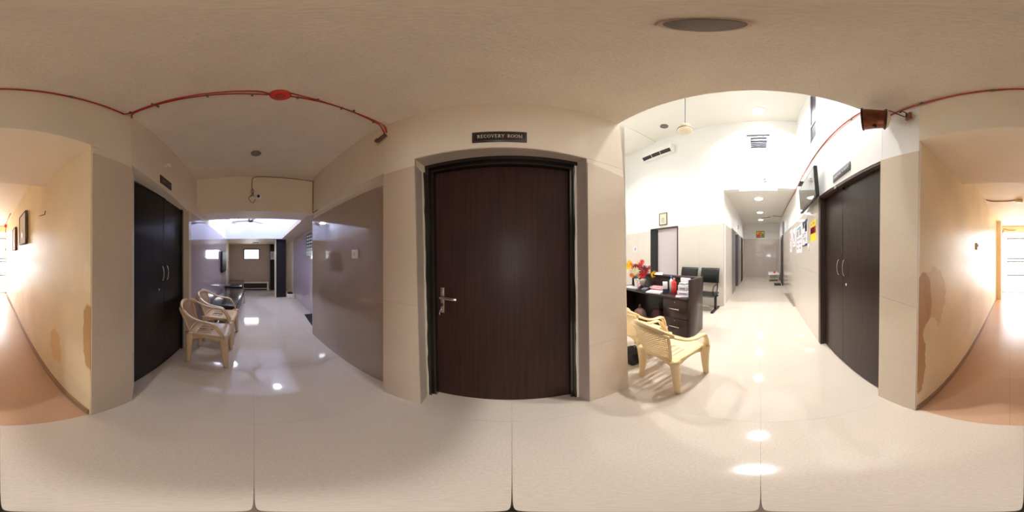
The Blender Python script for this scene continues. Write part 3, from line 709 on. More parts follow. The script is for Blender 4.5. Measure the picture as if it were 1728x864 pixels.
mb.tube(spline([(X, -.06, 2.30), (X+.01, -.10, 2.25), (X+.01, -.105, 2.22), (X+.005, -.07, 2.17), (X, -.04, 2.16), (X, -.02, 2.20), (X, .0, 2.24)], 5), .004, 6)
tag(mb.build('camera_cable', 'rust'), 'thin brown cable looping over the beam to the dome camera', 'cable')
# small camera on left door wall
t = thing('bullet_camera', 'tiny white camera above the near dark double door', 'camera', (-1.31, -.815, 2.295), .0)
MB().lathe([(.022, 0), (.022, .008), (.012, .01), (.012, .03)], (0, 0, 0), 14, 'Y').build('mount', 'whitep', t)
MB().lathe([(.018, -.02), (.02, -.015), (.02, .018), (.016, .022)], (-.012, .035, .005), 14, 'X').build('body', 'whitep', t)
MB().lathe([(.013, 0), (.013, .004)], (-.038, .035, .005), 14, 'X').build('lens', 'black', t)
# room sign left
t = thing('room_sign', 'small black sign above the near dark double door', 'sign', (-1.315, -.813, 2.09), .088)
MB().box(-.115, .115, -.0, .008, -.04, .045).build('plate', 'sign', t)
for i, wdt in enumerate((.03, .02, .012, .03, .025)): MB().box(.07-i*.035-wdt, .07-i*.035, .008, .010, -.01, .012).build('lettering', 'dimletter', t)

# ================================================================== LIGHT FITTINGS
def downlight(x, y, z, r, lit, label, power=0, ring='whitep', group=None, spread=115):
    t = thing('ceiling_light', label, 'lamp', (x, y, z), 0, group)
    MB().lathe([(r*1.0, 0), (r*1.12, -.004), (r*1.12, -.012), (r, -.016)], (0, 0, 0), 32).build('rim', ring, t)
    MB().lathe([(r*.98, -.004), (r*.98, -.02), (r*.9, -.022)], (0, 0, 0), 32).build('diffuser', 'lamp' if lit else 'greyp', t)
    if power: area_lamp('hall_lamp', (x, y, z-.03), r*1.6, power, (1, .992, .972), spread=spread)
    return t
downlight(.183, .074, 2.63, .052, 0, 'unlit grey round downlight almost overhead with patched plaster ring', ring='ring')
downlight(-1.746, 0, 2.63, .05, 0, 'unlit grey round downlight in the stucco ceiling toward the beam', ring='greyp')
for x, y, wds in ((-3.88, -.10, 'nearer'), (-4.75, .62, 'farther')):
    downlight(x, y, 3.62, .09, 1, wds+' lit round lamp in the raised well over the waiting area')
    area_lamp('well_lamp', (x, y, 3.59), .18, WELL_W, (.80, .86, 1))
downlight(3.5, 2.59, 5.8, .10, 0, 'unlit brown round fitting on the high hall ceiling', ring='rust')
downlight(3.6, .21, 5.8, .15, 1, 'lit round lamp on the high hall ceiling above the small window', HALL_W)
downlight(1.9, .15, 5.8, .15, 1, 'added unseen lit round lamp on the high hall ceiling close to the lobby edge', HALL_W)  # added lamp, hidden from the camera by the lobby ceiling, lights the hall
downlight(2.0, 3.6, 5.76, .15, 1, 'added unseen lit round lamp on the hall ceiling over the reception desk', HALL_W)  # second added hall lamp, out of view behind the front wall
for x, wds in ((4.76, 'nearest'), (6.75, 'middle'), (8.6, 'farthest')):
    z = 3.08+(x-4.2)*.0509
    downlight(x, .27+(x-4.76)*.03, z, .12, 1, wds+' lit round lamp in the corridor ceiling', CORR_W, spread=150)
tag(MB().bbox(-6.0, -5.85, -.12, .08, 1.82, 1.835, .003).build('ceiling_vent', 'greyp'), 'small grey vent in the low ceiling of the far waiting area', 'vent')

# ================================================================== RED CONDUITS
def conduit(name, pts, r, label, n=6, grp='red conduits on the lobby ceiling'):
    return tag(MB().tube(spline(pts, n), r, 8).build(name, 'red'), label, 'conduit')
zc = 2.622
c1 = conduit('red_conduit', [(-.93, -.815, 2.61), (-.86, -.80, 2.615), (-.80, -.765, zc), (-.775, -.70, zc), (-.79, -.45, zc), (-.815, -.15, zc), (-.835, .06, zc)], .006, 'red conduit from the left door wall to the red ceiling box')
c2 = conduit('red_conduit', [(-.72, -.768, 2.60), (-.755, -.75, zc), (-.765, -.68, zc), (-.775, -.45, zc), (-.79, -.15, zc), (-.80, .02, zc), (-.845, .08, zc)], .006, 'red conduit branching from the rear wall to the red ceiling box')
c3 = conduit('red_conduit', [(-.835, .18, zc), (-.85, .4, zc), (-.87, .65, zc), (-.885, .80, zc), (-.875, .83, 2.60), (-.868, .872, 2.50), (-.88, .875, 2.46)], .006, 'red conduit from the red ceiling box down to the rusty wall box')
c4 = conduit('red_conduit', [(-.80, .17, zc), (-.83, .3, zc), (-.858, .5, zc), (-.868, .70, zc), (-.868, .80, zc), (-.85, .855, 2.58), (-.845, .872, 2.50)], .006, 'second red conduit beside it, from the ceiling box to the front wall')
c5 = conduit('red_conduit', [(-.72, -.768, 2.61), (-.4, -.775, 2.614), (0, -.769, 2.616), (.45, -.762, 2.614), (.68, -.746, 2.616), (.86, -.735, 2.618)], .006, 'red conduit along the top of the rear corridor wall')
c6 = tag(MB().tube(spline([(.905, -.730, 2.66), (.97, -.730, 2.84), (1.133, -.730, 2.99), (1.8, -.714, 3.08), (2.7, -.705, 3.125), (3.9, -.70, 3.135), (4.3, -.70, 3.12), (6.0, -.685, 3.22), (7.9, -.668, 3.30)], 6), .008, 8).build('red_conduit', 'red'), 'thin red conduit along the tall right wall over the television', 'conduit')
c7 = tag(MB().tube([(7.9, -.655, 3.30), (7.8, -.25, 3.30), (7.75, .0, 3.22), (7.9, .32, 3.22)], .012, 8).build('red_conduit', 'red'), 'red conduit crossing the corridor ceiling between lamps', 'conduit')
def clips(par, pts):
    for (x, y, z, dy) in pts:
        MB().bbox(x-.012, x+.012, y-.006, y+.006, z-.012, z+.01, .003, 1).build('clip', 'clip', par)
clips(c1, [(-.87, -.80, 2.61, 0), (-.798, -.55, 2.62, 0), (-.81, -.25, 2.62, 0), (-.835, -.02, 2.62, 0)])
clips(c2, [(-.755, -.73, 2.62, 0), (-.762, -.56, 2.62, 0)])
clips(c3, [(-.86, .5, 2.62, 0), (-.885, .78, 2.62, 0)]); clips(c4, [(-.83, .33, 2.62, 0), (-.85, .58, 2.62, 0), (-.84, .22, 2.62, 0)])
clips(c5, [(-.36, -.772, 2.612, 0), (.15, -.765, 2.612, 0), (.55, -.752, 2.614, 0)])
clips(c6, [(1.3, -.728, 3.01, 0), (1.9, -.71, 3.09, 0), (3.3, -.70, 3.165, 0)])
t = thing('ceiling_box', 'round red junction box on the stucco ceiling', 'junction box', (-.832, .125, 2.63))
MB().lathe([(.058, 0), (.058, -.008), (.050, -.018), (.046, -.019)], (0, 0, 0), 32).build('base', 'redbox', t)
MB().lathe([(.026, -.017), (.026, -.022), (.018, -.024)], (0, 0, 0), 24).build('cap', 'red', t)
t = thing('metal_box', 'small rusty metal bracket where the red conduits end on the front wall', 'bracket', (-.90, .865, 2.43))
MB().quadbox([(-.02, .0, -.03), (.06, .01, .02), (.05, .01, .045), (-.03, .0, .0)], (0, -.025, 0)).build('plate', 'rust', t)
MB().lathe([(.022, 0), (.022, .02), (.015, .024)], (-.02, -.03, -.01), 12, 'Y').build('cap', 'rust', t)

# copper lamp on bracket
t = thing('copper_wall_lamp', 'copper drum lamp on a scrolled bracket above the brown double door', 'lamp', (.775, -.595, 2.44), 0)
rm = Matrix.Rotation(.91, 4, 'Z') @ Matrix.Diagonal((.8, 1.08, 1.08, 1))
mx = rm
MB().lathe([(.088, .095), (.092, .09), (.088, .08), (.080, .0), (.076, -.06), (.082, -.075)], (0, 0, 0), 32, 'X', mx).build('drum', 'copper', t)
MB().lathe([(.090, .080), (.095, .083), (.095, .094), (.090, .098)], (0, 0, 0), 32, 'X', mx).build('rim', 'copper_dark', t)
MB().lathe([(.082, -.070), (.087, -.074), (.086, -.084), (.080, -.088)], (0, 0, 0), 32, 'X', mx).build('rim', 'copper_dark', t)
MB().lathe([(.02, -.118), (.06, -.108), (.078, -.09), (.078, -.08)], (0, 0, 0), 32, 'X', mx).build('end_cap', 'frost', t)
MB().lathe([(.010, -.10), (.014, -.095), (.010, -.08)], (0, 0, 0), 12).build('foot_knob', 'black', t)
MB().tube([(.03, 0, .085), (.03, 0, .105)], .003, 6).build('pin', 'black', t)
MB().tube(spline([(-.01, -.03, .10), (-.03, -.05, .125), (-.06, -.07, .115), (-.09, -.095, .07), (-.12, -.12, .03), (-.135, -.13, .025), (-.14, -.125, .06), (-.125, -.11, .085), (-.11, -.10, .07)], 6), .0045, 8).build('scroll_arm', 'copper_dark', t)
MB().bbox(-.165, -.12, -.153, -.135, -.01, .08, .004, 1).build('wall_plate', 'brass', t)

# ================================================================== SIGNS
def text_mesh(s, size, depth, m, parent, loc, rot, sx=1):
    cu = bpy.data.curves.new('lettering', 'FONT'); cu.body = s; cu.size = size; cu.extrude = depth; cu.align_x = 'CENTER'; cu.align_y = 'CENTER'
    o = bpy.data.objects.new('tmp', cu); C.objects.link(o)
    dg = bpy.context.evaluated_depsgraph_get(); me = bpy.data.meshes.new_from_object(o.evaluated_get(dg))
    bpy.data.objects.remove(o)
    me.materials.clear(); me.materials.append(M[m])
    ob = bpy.data.objects.new('lettering', me); C.objects.link(ob); ob.parent = parent; ob.location = loc; ob.rotation_euler = rot; ob.scale = (sx, 1, 1)
    return ob
SER = {  # strokes: (x0,y0,x1,y1,width) or ('arc',cx,cy,rx,ry,a0,a1)
 'R': (.9, [(.2, 0, .2, 1, .14), (.05, 0, .38, 0, .06), (.05, 1, .3, 1, .06), ('arc', .3, .74, .36, .24, -90, 90), (.2, .5, .35, .5, .05), (.36, .5, .78, 0, .14), (.7, 0, .95, 0, .06)]),
 'E': (.8, [(.2, 0, .2, 1, .14), (.05, 0, .75, 0, .06), (.05, 1, .72, 1, .06), (.2, .52, .55, .52, .05), (.74, 0, .74, .2, .05), (.71, 1, .71, .82, .05), (.55, .42, .55, .62, .04)]),
 'C': (.95, [('arc', .5, .5, .4, .48, 50, 310), (.78, .7, .78, .95, .05), (.78, .05, .78, .3, .05)]),
 'O': (1.0, [('arc', .5, .5, .42, .48, 0, 360)]),
 'V': (.95, [(.15, 1, .5, 0, .15), (.5, 0, .82, 1, .06), (.0, 1, .32, 1, .06), (.68, 1, .98, 1, .06)]),
 'Y': (.9, [(.12, 1, .45, .48, .14), (.45, .48, .8, 1, .06), (.45, 0, .45, .5, .14), (.28, 0, .62, 0, .06), (-.02, 1, .28, 1, .06), (.65, 1, .95, 1, .06)]),
 'M': (1.2, [(.15, 0, .15, 1, .06), (.15, 1, .58, .05, .14), (.58, .05, 1.02, 1, .05), (1.02, 1, 1.02, 0, .14), (.0, 0, .3, 0, .06), (.85, 0, 1.18, 0, .06), (0, 1, .2, 1, .06), (.98, 1, 1.18, 1, .06)]),
 ' ': (.6, [])}
def serif(s, h, wx, parent, m, y, x_left, z0):
    x = 0; tot = sum(SER[c][0]+.12 for c in s)
    for ch in s:
        wd, st = SER[ch]; mb = MB()
        for k in st:
            segs = []
            if k[0] == 'arc':
                _, cx, cy, rx, ry, a0, a1 = k; n = 14
                for i in range(n):
                    a, b_ = math.radians(a0+(a1-a0)*i/n), math.radians(a0+(a1-a0)*(i+1)/n)
                    segs.append((cx+rx*math.cos(a), cy+ry*math.sin(a), cx+rx*math.cos(b_), cy+ry*math.sin(b_), .05+.10*abs(math.cos((a+b_)/2))))
            else: segs.append(k)
            for (a, b_, c_, d_, wv) in segs:
                dx, dy = c_-a, d_-b_; L = math.hypot(dx, dy) or 1; nx, ny = -dy/L*wv/2, dx/L*wv/2
                q = [(a+nx, b_+ny), (c_+nx, d_+ny), (c_-nx, d_-ny), (a-nx, b_-ny)]
                mb.quadbox([(x_left+(x+p[0])*wx, y, z0+p[1]*h) for p in q], (0, .0015, 0))
        x += wd+.12
        if st: mb.build('letter', m, parent)
wx = .262/sum(SER[c][0]+.12 for c in 'RECOVERY ROOM')
t = thing('room_sign', 'black sign with silver words RECOVERY ROOM above the walnut door', 'sign', (-.072, .934, 2.19), .065)
MB().bbox(-.158, .158, -.009, .0, -.052, .052, .002, 1).build('plate', 'sign', t)
for (a, b_, c_, dd) in ((-.151, .151, -.0455, -.0445), (-.151, .151, .0445, .0455), (-.1515, -.1503, -.045, .045), (.1503, .1515, -.045, .045)):
    MB().box(a, b_, -.0102, -.009, c_, dd).build('border_line', 'gold', t)
serif('RECOVERY ROOM', .030, wx, t, 'letter', -.0115, -.128, -.014)
t = thing('room_sign', 'grey sign reading DIGITAL X-RAY above the brown double door', 'sign', (1.51, -.728, 2.287), .022)
MB().bbox(-.19, .19, 0, .008, -.052, .055, .002, 1).build('plate', 'sign_grey', t)
text_mesh('DIGITAL X-RAY', .047, .0008, 'letterw', t, (0, .0095, .0), (PI/2, 0, PI), 1.0)

# ================================================================== HALL OBJECTS ON WALLS
# tv on bracket
t = thing('wall_television', 'black television tilted on a bracket on the tall right wall', 'television', (2.45, -.57, 2.38))
def tvp(u, v, y): return (-u*.49, y+v*.016-.01, v*.235+(.045 if u < 0 else 0)*.0)
q = [tvp(-1, -1, 0), tvp(1, -1, 0), tvp(1, 1, 0), tvp(-1, 1, 0)]
MB().quadbox(q, (0, -.045, .008)).build('casing', 'black', t)
q2 = [tvp(-.955, -.9, .003), tvp(.955, -.9, .003), tvp(.955, .92, .003), tvp(-.955, .92, .003)]
MB().quadbox(q2, (0, -.002, 0)).build('screen', 'screen', t)
MB().bbox(-.22, .22, -.115, -.06, -.17, .12, .01).build('rear_housing', 'black', t)
MB().box(-.10, .10, -.14, -.11, -.1, .1).build('bracket_plate', 'metal_black', t)
MB().tube([(0, -.12, .05), (0, -.08, .05)], .015, 8).build('bracket_arm', 'metal_black', t)
t = thing('set_top_box', 'small black box on a bracket at the far side of the television', 'box', (3.0, -.635, 2.80))
MB().bbox(-.09, .09, -.06, .06, -.02, .02, .004).build('body', 'black', t)
MB().box(-.06, .06, -.07, -.06, -.05, .05).build('bracket', 'metal_black', t)
# air conditioner
t = thing('air_conditioner', 'white split air conditioner high on the white hall wall', 'air conditioner', (4.065, 3.2, 4.9))
mb = MB(); prof = [(0, .0), (-.12, .0), (-.215, .13), (-.217, .16), (-.215, .30), (-.19, .33), (0, .33)]
n = len(prof); vs = [(p[0], -.585, p[1]) for p in prof]+[(p[0], .585, p[1]) for p in prof]
mb.add(vs, [list(range(n)), list(range(n, 2*n))[::-1]]+[[i, i+n, (i+1) % n+n, (i+1) % n] for i in range(n)])
mb.build('casing', 'whitep', t)
MB().quadbox([(-.118, -.54, -.002), (-.118, .54, -.002), (-.214, .54, .124), (-.214, -.54, .124)], (-.010, 0, -.008)).build('outlet', 'black', t)
for y in (-.18, .16): MB().quadbox([(-.128, y, -.010), (-.128, y+.012, -.010), (-.224, y+.012, .116), (-.224, y, .116)], (-.006, 0, -.004)).build('divider', 'whitep', t)
MB().quadbox([(-.10, -.54, -.012), (-.10, .54, -.012), (-.155, .54, .0), (-.155, -.54, .0)], (-.0, 0, -.008)).build('flap', 'whitep', t)
# hall ceiling fan
t = thing('ceiling_fan', 'cream ceiling fan on a long rod in the tall hall', 'fan', (2.53, 1.41, 4.15))
MB().tube([(0, 0, .1), (0, 0, 1.65)], .010, 8).build('rod', 'greyprint', t)
MB().lathe([(.02, .09), (.04, .10), (.09, .17), (.092, .18), (.02, .185)], (0, 0, 0), 28).build('canopy', 'ivory', t)
MB().lathe([(.05, .09), (.12, .07), (.145, .04), (.148, .02), (.14, .01)], (0, 0, 0), 32).build('motor_rim', 'clip', t)
MB().lathe([(.140, .012), (.142, .0), (.10, -.035), (.03, -.045)], (0, 0, 0), 32).build('motor_housing', 'ivory', t)
# power box and cable
t = thing('power_box', 'small white socket box above the corridor opening', 'socket', (4.065, .08, 3.39))
MB().bbox(-.03, 0, -.055, .055, -.04, .08, .005).build('plate', 'whitep', t)
MB().box(-.034, -.03, -.03, .03, .0, .05).build('switch', 'greyprint', t)
tag(MB().tube(spline([(4.062, .10, 3.46), (4.062, .16, 3.7), (4.062, .08, 4.1), (4.062, .06, 4.47)], 6), .006, 6).build('white_cable', 'whitep'), 'thin white cable hanging from the small high window', 'cable')
t = thing('framed_picture', 'small framed sketch above the pale lilac door', 'picture', (4.06, 3.04, 2.52))
for (y0, y1, z0, z1) in ((-.15, .15, .175, .195), (-.15, .15, -.195, -.175), (-.15, -.13, -.195, .195), (.13, .15, -.195, .195)): MB().box(-.025, 0, y0, y1, z0, z1).build('frame', 'clip', t)
MB().box(-.012, -.002, -.13, .13, -.175, .175).build('print', mat('sketch_paper', (216, 214, 190), .6), t)
for i in range(5): MB().tube(spline([(-.014, -.05+.02*i, -.12), (-.014, -.06+.03*i, -.05), (-.014, -.02+.01*i, .02+.02*(i % 3))], 4), .003, 5).build('drawn_line', 'greyprint', t)
t = thing('wall_notice', 'small white notice behind the flower arrangement', 'notice', (4.06, 4.30, 1.60))
MB().box(-.006, 0, -.12, .12, -.1, .1).build('sheet', 'paper', t); MB().box(-.008, -.006, -.03, .03, -.05, .05).build('print', 'greyprint', t)
# posters on the right wall
def poster(x0, x1, z0, z1, label, marks, y=-.708, base='paper'):
    t = thing('wall_poster', label, 'poster', ((x0+x1)/2, y, (z0+z1)/2), 0, 'notices beside the brown double door')
    w, h = x1-x0, z1-z0
    MB().box(-w/2, w/2, -.003, 0.001, -h/2, h/2).build('sheet', base, t)
    for (a, b_, c_, d_, m_) in marks:   # fractions, u from the viewer's left (large x) to right
        MB().box(w/2-b_*w, w/2-a*w, .001, .0025, -h/2+c_*h, -h/2+d_*h).build('print', m_, t)
    return t
poster(2.87, 3.29, 1.54, 2.045, 'white poster with navy banner beside the yellow notice', [(.0, 1, .9, 1, 'navy'), (.1, .45, .72, .92, 'navy'), (.55, .9, .55, .9, 'navy'), (.6, .85, .62, .82, 'pinkprint'), (.1, .7, .47, .5, 'teal'), (.1, .35, .38, .45, 'greyprint'), (.1, .7, .29, .32, 'teal'), (.5, .65, .18, .27, 'greyprint'), (0, 1, 0, .05, 'navy'), (.5, 1, .05, .09, 'navy')])
poster(3.33, 4.02, 1.42, 2.06, 'large white poster with two grey figures, second from the yellow notice', [(.15, .8, .86, .92, 'teal'), (.1, .4, .6, .82, 'greyprint'), (.55, .85, .62, .84, 'greyprint'), (.1, .9, .5, .52, 'greyprint'), (.1, .9, .46, .48, 'greyprint'), (.15, .35, .3, .36, 'greyprint'), (.6, .8, .3, .36, 'greyprint'), (.15, .35, .14, .2, 'greyprint'), (.6, .8, .14, .2, 'greyprint')])
poster(4.12, 4.62, 1.58, 2.10, 'white poster with a pink lower edge, third from the yellow notice', [(.3, .45, .5, .8, 'greyprint'), (.5, .7, .3, .7, 'greyprint'), (.2, .6, .15, .2, 'greyprint'), (0, 1, 0, .03, 'pinkprint')], y=-.704)
poster(4.68, 5.30, 1.46, 2.16, 'white poster with a red figure, farthest from the yellow notice', [(.3, .5, .6, .85, 'redp'), (.1, .7, .5, .53, 'greyprint'), (.8, .9, .1, .5, 'pinkprint'), (.2, .4, .2, .26, 'greyprint')], y=-.70)
poster(2.345, 2.655, 1.59, 1.925, 'yellow notice with a red band beside the brown double door', [(0, 1, .36, .68, 'redp'), (.12, .38, .38, .64, 'paper'), (.45, .7, .38, .66, 'paper'), (.78, .9, .38, .62, 'paper'), (.1, .3, .78, .86, 'orange'), (.5, .75, .8, .9, 'orange')], base='yellow')
tag(MB().bbox(2.72, 2.80, -.709, -.695, 1.44, 1.56, .003, 1).build('wall_switch', 'whitep'), 'white switch plate between the navy poster and yellow notice', 'switch')
# switch on taupe wall
t = thing('wall_switch', 'white switch plate on the polished taupe wall', 'switch', (-1.36, .955, 1.37), .057)
MB().bbox(-.045, .045, -.02, .0, -.045, .045, .004).build('plate', 'whitep', t); MB().bbox(-.02, .015, -.026, -.02, -.02, .02, .003, 1).build('rocker', 'ivory', t)
# rear corridor pieces
def frame_pic(loc, rz, w_, h_, label):
    t = thing('framed_picture', label, 'picture', loc, rz)
    MB().box(-.012, .012, -w_/2, w_/2, -h_/2, h_/2).build('backing', 'paper', t)
    for (y0, y1, z0, z1) in ((-w_/2, w_/2, h_/2-.012, h_/2), (-w_/2, w_/2, -h_/2, -h_/2+.012), (-w_/2, -w_/2+.012, -h_/2, h_/2), (w_/2-.02, w_/2, -h_/2, h_/2)): MB().box(-.015, .022, y0, y1, z0, z1).build('frame', 'rust', t)
    MB().lathe([(.07, 0), (.07, .003)], (.012, 0, -h_*.15), 16, 'X').build('print', 'ivory', t); return t
frame_pic((-.375, -2.62, 1.79), .055, .52, .50, 'nearer framed picture on the stained rear corridor wall')
frame_pic((-.325, -3.65, 1.72), .055, .46, .50, 'farther framed picture on the stained rear corridor wall')
tag(MB().tube([(-.443, -1.555, 1.81), (-.437, -1.555, 1.77), (-.42, -1.555, 1.765), (-.40, -1.64, 1.77)], .005, 6).build('wall_hook', 'brass'), 'small brass hook on the left rear corridor wall', 'hook')
t = thing('wall_switch', 'white switch on the right rear corridor wall', 'switch', (.690, -2.30, 1.49), .05)
MB().bbox(-.022, .0, -.06, .06, -.05, .05, .004).build('plate', 'whitep', t); MB().bbox(-.028, -.022, -.03, .03, -.005, .03, .003, 1).build('rocker', 'greyprint', t)
t = thing('red_box', 'small red box at the ceiling corner by the exit door', 'junction box', (-.20, -5.45, 2.37))
MB().bbox(-.03, .05, -.05, .05, -.06, .04, .006).build('body', 'redbox', t); MB().lathe([(.02, 0), (.015, .015)], (.05, 0, -.01), 12, 'X').build('knob', 'pinkprint', t)
mb = MB(); mb.tube([(-.17, -5.45, 2.37), (.78, -5.50, 2.37)], .012, 8); mb.tube([(-.19, -5.4, 2.41), (-.26, -4.0, 2.415)], .01, 6); mb.tube([(-.185, -5.45, 2.32), (-.185, -5.45, 1.62)], .008, 6)
tag(mb.build('red_conduit', mat('orange_conduit', (206, 110, 60), .4)), 'orange conduit over the exit door and along the ceiling', 'conduit')
tag(MB().bbox(-.205, -.165, -5.48, -5.42, 1.52, 1.62, .005).build('call_point', 'pinkprint'), 'small pink red call point on the wall by the exit door', 'call point')
tag(MB().tube(spline([(.76, -5.86, 2.08), (.755, -5.84, 2.28), (.70, -5.83, 2.33), (.55, -5.83, 2.29), (.3, -5.83, 2.29)], 5), .012, 6).build('brown_cable', 'brass'), 'brown cable curling above the exit door frame', 'cable')
t = thing('smoke_detector', 'cream round detector on the rear corridor ceiling', 'detector', (.09, -3.02, 2.43))
MB().lathe([(.07, 0), (.07, -.03), (.045, -.05), (.02, -.052)], (0, 0, 0), 20).build('body', 'ivory', t)
tag(MB().tube(spline([(.15, -3.02, 2.422), (.35, -3.05, 2.42), (.60, -3.02, 2.422), (.685, -2.90, 2.415)], 6), .009, 6).build('brown_cable', 'brass'), 'brown cable running to the round detector on the rear ceiling', 'cable')

# ================================================================== PLASTIC CHAIRS
def make_chair(m, label, loc, rz, group):
    t = thing('plastic_armchair', label, 'chair', loc, rz, group)
    nu, nv = 24, 22
    def seat(u, v):
        x = (u*2-1); hw = .195+.035*v; y = -.20+.445*v
        z = .425-.014*(1-x*x)*(1 if .1 < v < .9 else .7)
        z += .012*v
        if v > .86: z -= .03*((v-.86)/.14)**2
        if abs(x) > .88: z -= .022*((abs(x)-.88)/.12)**2
        return (x*hw, y+.02*(1-x*x)*(v > .5)*(v-.5)*2, z)
    skip = lambda i, j: (i in (5, 8, 11, 12, 15, 18) and 4 <= j <= 11)
    MB().grid(seat, nu, nv, .006, skip).build('seat', m, t)
    ap = MB()      # skirts between the legs, arched
    for s in (-1, 1):
        ap.grid(lambda u, v, s=s: (s*(.19+.035*u), -.19+.42*u, .422-(1-v)*(.035+.075*abs(2*u-1)**2.2)), 12, 3, .004)
    ap.grid(lambda u, v: (-.22+.44*u, .235+.018*(1-(2*u-1)**2), .412-(1-v)*(.03+.07*abs(2*u-1)**2.2)), 12, 3, .004)
    ap.grid(lambda u, v: (-.185+.37*u, -.195, .42-(1-v)*(.03+.07*abs(2*u-1)**2.2)), 12, 3, .004)
    ap.build('apron', m, t)
    def back(u, v):
        x = u*2-1; hw = .150+.055*v; return (x*hw, -.195-.070*v-.045*(1-x*x)*(.35+.65*v)-.02*v*v, .43+.318*v-.02*(x*x)*v)
    fb = MB(); path = [back(0, i/14) for i in range(15)]+[back(i/14, 1) for i in range(1, 15)]+[back(1, 1-i/14) for i in range(1, 15)]+[back(1-i/14, 0) for i in range(1, 14)]
    fb.sweep(path, (.016, .012), 8, up=(0, 1, 0), closed=True)
    fb.build('back_frame', m, t)
    lat = MB(); N_ = 12
    for k in range(-N_, N_+1):
        for sgn in (1, -1):
            pts = []
            for i in range(0, 25):
                v = i/24; u = .5+k/N_*1.0+sgn*(v-.5)*1.1
                if 0 <= u <= 1: pts.append(back(u, v))
            if len(pts) > 2: lat.sweep(pts, (.0062, .0024), 4, up=(0, 1, 0), smooth=False)
    lat.build('woven_back_panel', m, t)
    rail = spline([(-.262, .135, .57), (-.270, .115, .605), (-.272, .06, .622), (-.268, -.04, .632), (-.254, -.15, .665), (-.215, -.245, .72), (-.125, -.305, .768), (0, -.325, .782)], 6)
    full = rail+[Vector((-p.x, p.y, p.z)) for p in rail[-2::-1]]
    a, b_ = 30, len(full)-31
    sz = lambda t_: (.021, .0105)
    MB().sweep(full[a:b_+1], (.015, .026), 10, up=(0, -.5, 1)).build('top_rail', m, t)
    for seg in (full[:a+1], full[b_:]): MB().sweep(seg, (.029, .013), 10).build('arm', m, t)
    for s in (-1, 1):
        p = spline([(s*.268, .12, .60), (s*.266, .155, .55), (s*.250, .20, .47), (s*.236, .215, .40)], 5)
        MB().sweep(p, lambda q: (.028+.008*q, .013), 8, up=(0, 1, 0)).build('arm_support', m, t)
        lg = MB(); lg.sweep(spline([(s*.232, .212, .43), (s*.228, .215, .30), (s*.228, .225, .15), (s*.232, .235, 0)], 4), lambda q: (.054-.028*q, .050-.026*q), 12, up=(0, 1, 0)); lg.build('leg', m, t)
        lg = MB(); lg.sweep(spline([(s*.185, -.185, .43), (s*.19, -.18, .30), (s*.20, -.18, .15), (s*.212, -.185, 0)], 4), lambda q: (.044-.022*q, .046-.023*q), 12, up=(0, 1, 0)); lg.build('leg', m, t)
    return t
ch = make_chair('chair_b', 'beige plastic armchair beside the near dark double door', (-1.86, -.55, 0), 0.04, 'beige plastic armchairs')
c2_ = copy_tree(ch); c2_.location = (-2.46, -.555, 0); c2_.rotation_euler = (0, 0, -.03); c2_['label'] = 'beige plastic armchair between the other beige chair and the padded bench'
ch3 = make_chair('chair_c', 'cream plastic armchair with woven back in front of the reception desk', (1.235, .83, 0), -PI/2-.10, 'cream plastic armchairs')
c4_ = copy_tree(ch3); c4_.location = (1.36, 1.40, 0); c4_.rotation_euler = (0, 0, -PI/2+.1); c4_['label'] = 'cream plastic armchair half hidden behind the tiled pier'

# ================================================================== RECEPTION DESK
D = thing('reception_desk', 'dark laminate reception desk with drawers and raised back', 'desk', (0, 0, 0))
def obx(name, x0, x1, y0, y1, z0, z1, m, par, r=.003): return MB().bbox(x0, x1, y0, y1, z0, z1, r, 1).build(name, m, par)
obx('end_panel', 2.13, 2.60, 1.10, 1.135, 0, .99, 'desk', D)
obx('back_panel', 2.55, 2.60, 1.135, 2.75, 0, .99, 'desk', D)
obx('ledge_cap', 2.47, 2.62, 1.14, 2.75, .955, .985, 'desk', D).name = 'ledge'
obx('worktop', 2.10, 2.55, 1.135, 2.75, .665, .70, 'desk', D)
dw = obx('drawer_unit', 2.14, 2.53, 1.137, 1.60, .02, .664, 'desk', D)
for z0, z1 in ((.345, .655), (.03, .335)):
    q = obx('drawer', 2.122, 2.14, 1.15, 1.59, z0, z1, 'desk', D)
    mb = MB(); mb.bbox(2.098, 2.106, 1.28, 1.46, z0+.15, z0+.165, .002, 1); mb.box(2.106, 2.122, 1.29, 1.30, z0+.153, z0+.162); mb.box(2.106, 2.122, 1.44, 1.45, z0+.153, z0+.162)
    mb.build('handle', 'steel', q)
    MB().lathe([(.008, 0), (.008, -.004)], (2.122, 1.37, z1-.04), 10, 'X').build('lock', 'steel', q)
obx('far_panel', 2.14, 2.55, 2.70, 2.75, 0, .664, 'desk', D)
obx('modesty_panel', 2.50, 2.548, 1.60, 2.70, .03, .66, 'door_dark', D)
# bags under desk
t = thing('round_bag', 'brown rounded bag under the reception desk', 'bag', (2.02, 2.02, 0))
MB().lathe([(.03, 0), (.10, .02), (.125, .12), (.12, .26), (.09, .36), (.04, .40), (.01, .405)], (0, 0, 0), 20).build('body', 'bag_brown', t)
MB().tube(spline([(-.03, -.02, .38), (-.02, 0, .46), (.03, .02, .46), (.04, .02, .38)], 5), .008, 6).build('strap', 'bag_brown', t)
t = thing('round_bag', 'dark maroon bag beside the brown one under the desk', 'bag', (2.28, 1.82, 0))
MB().lathe([(.03, 0), (.12, .03), (.15, .14), (.14, .26), (.08, .36), (.01, .38)], (0, 0, 0), 20).build('body', 'bag_maroon', t)
MB().tube(spline([(-.04, 0, .34), (-.02, 0, .43), (.02, 0, .43), (.04, 0, .34)], 5), .008, 6).build('strap', 'bag_maroon', t)
t = thing('black_shoes', 'black bag lying on the floor under the half hidden cream chair', 'bag', (1.22, 1.33, 0)); t.name = 'floor_bag'
